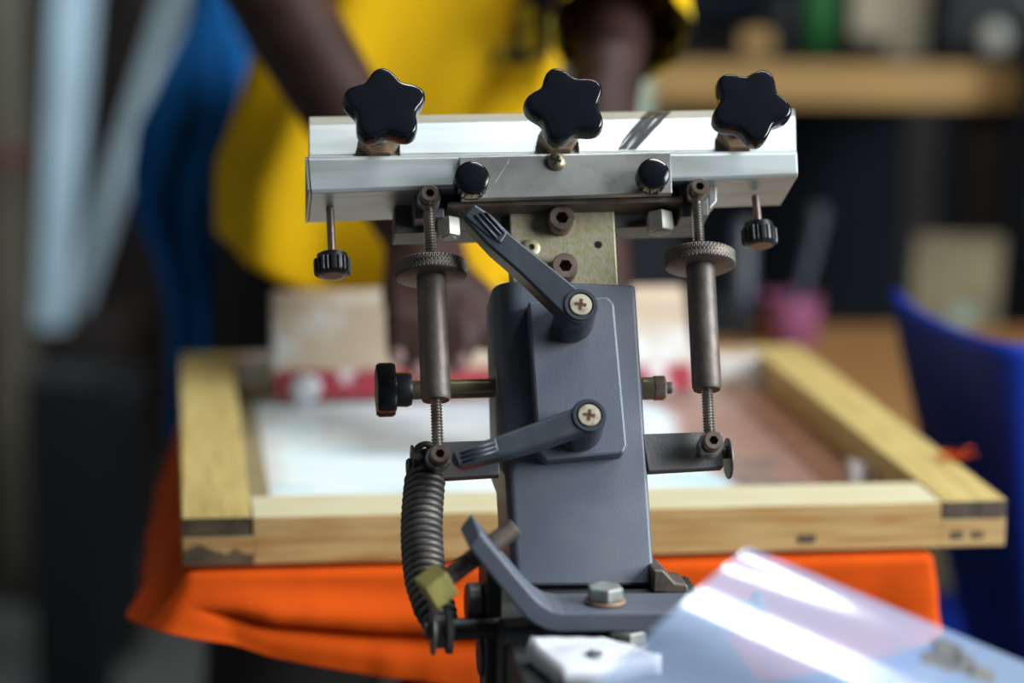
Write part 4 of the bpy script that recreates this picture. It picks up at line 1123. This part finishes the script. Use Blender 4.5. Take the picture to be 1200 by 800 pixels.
# the back's outline: a dipping top rim running from a raised corner, left side sloping in towards the seat
for i in range(NB + 1):
    row = []
    u = i / NB
    for j in range(NH + 1):
        v = j / NH
        xt = 1046 + 330 * u; yt = 338 + 74 * (1 - (1 - min(1, u * 2.0)) ** 2.2) * (1 if u < .5 else max(0, 1 - (u - .5) * 1.6 + .0))
        yt = 338 + 66 * math.sin(math.pi * u) ** .72
        xb = 1150 + 150 * u; yb = 800
        k = v
        px = xt + (xb - xt) * (k ** 1.1 if u < .5 else k); py = yt + (yb - yt) * k
        D = 1.80 - .16 * math.sin(math.pi * u) * (.6 + .4 * (1 - v)) + .03 * u - .05 * v
        row.append(bm.verts.new(W(px, py, D) - chair.location))
    g.append(row)
for i in range(NB):
    for j in range(NH): bm.faces.new((g[i][j], g[i + 1][j], g[i + 1][j + 1], g[i][j + 1]))
o = obj('backrest', bm, M['blue_plastic'], chair, smooth=True); md = o.modifiers.new('solid', 'SOLIDIFY'); md.thickness = .006; md.offset = 0
sb0 = W(1150, 800, 1.75); sb1 = W(1300, 800, 1.78)
zs = sb0.z - .05
bm = bmesh.new(); cxx = (sb0.x + sb1.x) / 2 - .5 + .02
f = []
for a in range(40):
    th = 2 * math.pi * a / 40; c_, s_2 = math.cos(th), math.sin(th)
    f.append(Vector((cxx + .19 * math.copysign(abs(c_) ** .5, c_), .17 + .20 * math.copysign(abs(s_2) ** .5, s_2), zs)))
add_prism(bm, f, [p - Vector((0, 0, .025)) for p in f]); obj('seat', bm, M['blue_plastic'], chair, bevel=.006)
bm = bmesh.new(); add_box(bm, (cxx, -.03, zs + .02), (.17, .03, .10)); obj('back_support', bm, M['blue_plastic'], chair, bevel=.006)
for sx_ in (-1, 1):
    for sy in (0, .34):
        bm = bmesh.new(); add_tube(bm, [(cxx + sx_ * .14, sy + .01, zs - .015), (cxx + sx_ * .19, sy + (-.02 if sy == 0 else .03), 0)], [.018, .014], 14); obj('leg', bm, M['blue_plastic'], chair, smooth=True)

# ------------------------------------------------------------------ things behind: left side
DL = 4.2
crate = empty('dark_crate', (W(60, 400, 4.2).x, 4.25, 0)); tag(crate, 'dark low wooden crate behind the black bins at the left', 'crate')
zc = W(60, 398, 4.0).z
bm = bmesh.new(); add_box(bm, (0, .0, zc / 2), (.30, .42, zc)); obj('body', bm, M['dark_wood'], crate, bevel=.006)
bm = bmesh.new(); add_box(bm, (0, -.214, zc * .5), (.26, .012, .05)); obj('slat', bm, M['dark_wood'], crate, bevel=.003)
def plank(top, bot, w_px_t, w_px_b, m, label, dtop, dbot):
    p1 = W(*top, dtop); p0 = W(*bot, dbot); p0 = Vector((p0.x, p0.y, zc + .001))
    s_t, s_b = w_px_t * dtop / FPX / 2, w_px_b * dbot / FPX / 2
    d = p1 - p0; p2 = p0 + d * 1.5; s_e = s_b + (s_t - s_b) * 1.5
    bm = bmesh.new()
    f4 = [p0 - X_ * s_b, p0 + X_ * s_b, p2 + X_ * s_e, p2 - X_ * s_e]
    add_prism(bm, f4, [p + Vector((0, .03, 0)) for p in f4]); o = obj('leaning_plank', bm, m, bevel=.003); tag(o, label, 'plank', 'planks leaning at the left'); return o
plank((86, 0), (60, 395), 50, 34, M['paleblue'], 'wide pale blue plank, left of the two leaning planks', 4.3, 4.1)
plank((204, 0), (88, 400), 30, 26, M['paleblue2'], 'narrower grey blue plank slanting behind the blue cloth', 4.62, 4.3)
def binx(px0, px1, ytop, D, label, dd=.12):
    p0, p1 = W(px0, 500, D), W(px1, 500, D); zt_ = W(px0, ytop, D).z; w_ = p1.x - p0.x
    e = empty('black_bin', ((p0.x + p1.x) / 2, p0.y + dd / 2, 0)); tag(e, label, 'bin', 'black bins at the left')
    bm = bmesh.new()
    pr = [(.46, 0), (.47, .01), (.5, zt_ - .03)]
    f = lambda s, z: [Vector((-w_ * s, -dd * s, z)), Vector((w_ * s, -dd * s, z)), Vector((w_ * s, dd * s, z)), Vector((-w_ * s, dd * s, z))]
    add_prism(bm, f(.46, 0), f(.5, zt_ - .02)); obj('body', bm, M['black_box'], e, bevel=.006)
    bm = bmesh.new(); add_prism(bm, f(.53, zt_ - .02), f(.52, zt_)); obj('lid', bm, M['black_box'], e, bevel=.004)
binx(28, 122, 442, 3.5, 'tall narrow black bin with a lid, nearer of the two at the left')
binx(112, 152, 462, 3.72, 'slimmer dark bin behind the tall black bin', .2)
# dark cupboard along the back wall
cup = empty('dark_cupboard', (-.95, 5.25, 0)); tag(cup, 'dark brown cupboard against the back wall at the left', 'cupboard')
bm = bmesh.new(); add_box(bm, (.25, 0, 1.05), (1.35, .5, 2.1)); obj('body', bm, M['dark_wood'], cup, bevel=.005)
for x in (-.08, .58):
    bm = bmesh.new(); add_box(bm, (x, -.256, 1.05), (.64, .014, 2.0)); d = obj('door', bm, M['dark_wood'], cup, bevel=.004)
    bm = bmesh.new(); add_box(bm, (x + (.28 if x < 0 else -.28), -.272, 1.0), (.015, .02, .12)); obj('handle', bm, M['steel_dark'], d, bevel=.003)
# beige board and red spot at the far left edge
pb = W(8, 200, 3.9)
bm = bmesh.new(); add_box(bm, (0, 0, 1.02), (.07, .04, 2.04)); add_box(bm, (0, -.022, 1.02), (.05, .006, 2.0)); o = obj('upright_board', bm, mat('taupe_board', (.16, .14, .10), .8, 0, (.11, .10, .07), 5), bevel=.003); o.location = (pb.x - .01, 3.95, .001); tag(o, 'taupe upright board at the far left edge of the picture', 'board')
pr_ = W(6, 190, 3.86)
bm = bmesh.new(); add_lathe(bm, (0, 0, 0), (0, -1, 0), [(.015, 0), (.017, .004), (.015, .012), (.006, .014)], 28); o = obj('hanging_reel', bm, mat('dull_red_plastic', (.22, .03, .012), .5, 0, (.17, .025, .01), 20)); autosmooth(o); o.location = (pr_.x, 3.922, pr_.z); tag(o, 'small red orange reel hung on the taupe board', 'reel')

# blue cloth hanging behind the person
bm = bmesh.new(); NVv, NS = 60, 48; g = []
tab = [(-260, 244, 10), (-60, 244, 14), (20, 248, 22), (60, 250, 38), (100, 246, 52), (150, 228, 60), (200, 212, 56), (250, 214, 48), (300, 226, 34), (340, 236, 34), (400, 242, 40), (520, 242, 42)]
for j in range(NVv + 1):
    y = -260 + 780 * j / NVv
    xc = lerp(y, [(a, b_) for a, b_, c_ in tab]); hw = lerp(y, [(a, c_) for a, b_, c_ in tab])
    row = []
    for i in range(NS):
        th = 2 * math.pi * i / NS
        k = 1 + .16 * math.sin(th * 7 + y * .012) + .25 * noise.noise(Vector((math.cos(th) * 1.5, math.sin(th) * 1.5, y * .008)))
        p = W(xc + hw * k * math.cos(th), y, 2.16) + Vector((0, .055 * hw / 60 * k * math.sin(th), 0))
        row.append(bm.verts.new(p))
    g.append(row)
for j in range(NVv):
    for i in range(NS): bm.faces.new((g[j][i], g[j + 1][i], g[j + 1][(i + 1) % NS], g[j][(i + 1) % NS]))
bm.faces.new(g[-1]); bm.faces.new(g[0][::-1])
o = obj('hanging_cloth', bm, M['blue_cloth'], smooth=True); tag(o, 'bunched bright blue cloth hanging left of the yellow shirt', 'cloth')
ctop = W(244, -260, 2.16)
bm = bmesh.new(); add_tube(bm, [ctop - Vector((0, 0, .02)), Vector((ctop.x, ctop.y, H))], .004, 8); sub(obj('cord', bm, M['dark_wood']), o)

# ------------------------------------------------------------------ light
def area(name, loc, target, sx_, sy_, power, c):
    l = bpy.data.lights.new(name, 'AREA'); l.shape = 'RECTANGLE'; l.size, l.size_y = sx_, sy_; l.energy = power; l.color = c
    o = bpy.data.objects.new(name, l); col.objects.link(o); o.location = loc
    d = (Vector(target) - Vector(loc)).normalized(); o.rotation_euler = d.to_track_quat('-Z', 'Z').to_euler(); return o
area('window_daylight', (XW1 + .0, .55, 1.72), (0, .75, 1.5), 1.2, 1.2, 95, (.90, .97, 1.0))
area('ceiling_lamp_front', (.85, 1.42, H - .04), (.85, 1.42, 0), 1.4, .14, 38, (.92, .98, 1.0))
area('plank_fill_light', (-.62, 3.75, 1.62), (-.60, 4.25, .9), .5, .12, 6.5, (.80, .94, 1.0))  # bodiless light added out of view to brighten the tops of the leaning planks
w_ = bpy.data.worlds.new('world'); sc.world = w_; w_.use_nodes = True
bg = w_.node_tree.nodes['Background']; bg.inputs[0].default_value = (.5, .65, .9, 1); bg.inputs[1].default_value = .6
sc.view_settings.view_transform = 'Standard'; sc.view_settings.look = 'None'; sc.view_settings.exposure = 0; sc.view_settings.gamma = 1; sc.view_settings.use_curve_mapping = False
sc.cycles.use_denoising = True
sc.cycles.max_bounces = 6; sc.cycles.transparent_max_bounces = 8; sc.cycles.caustics_reflective = False; sc.cycles.caustics_refractive = False; sc.cycles.sample_clamp_indirect = 4
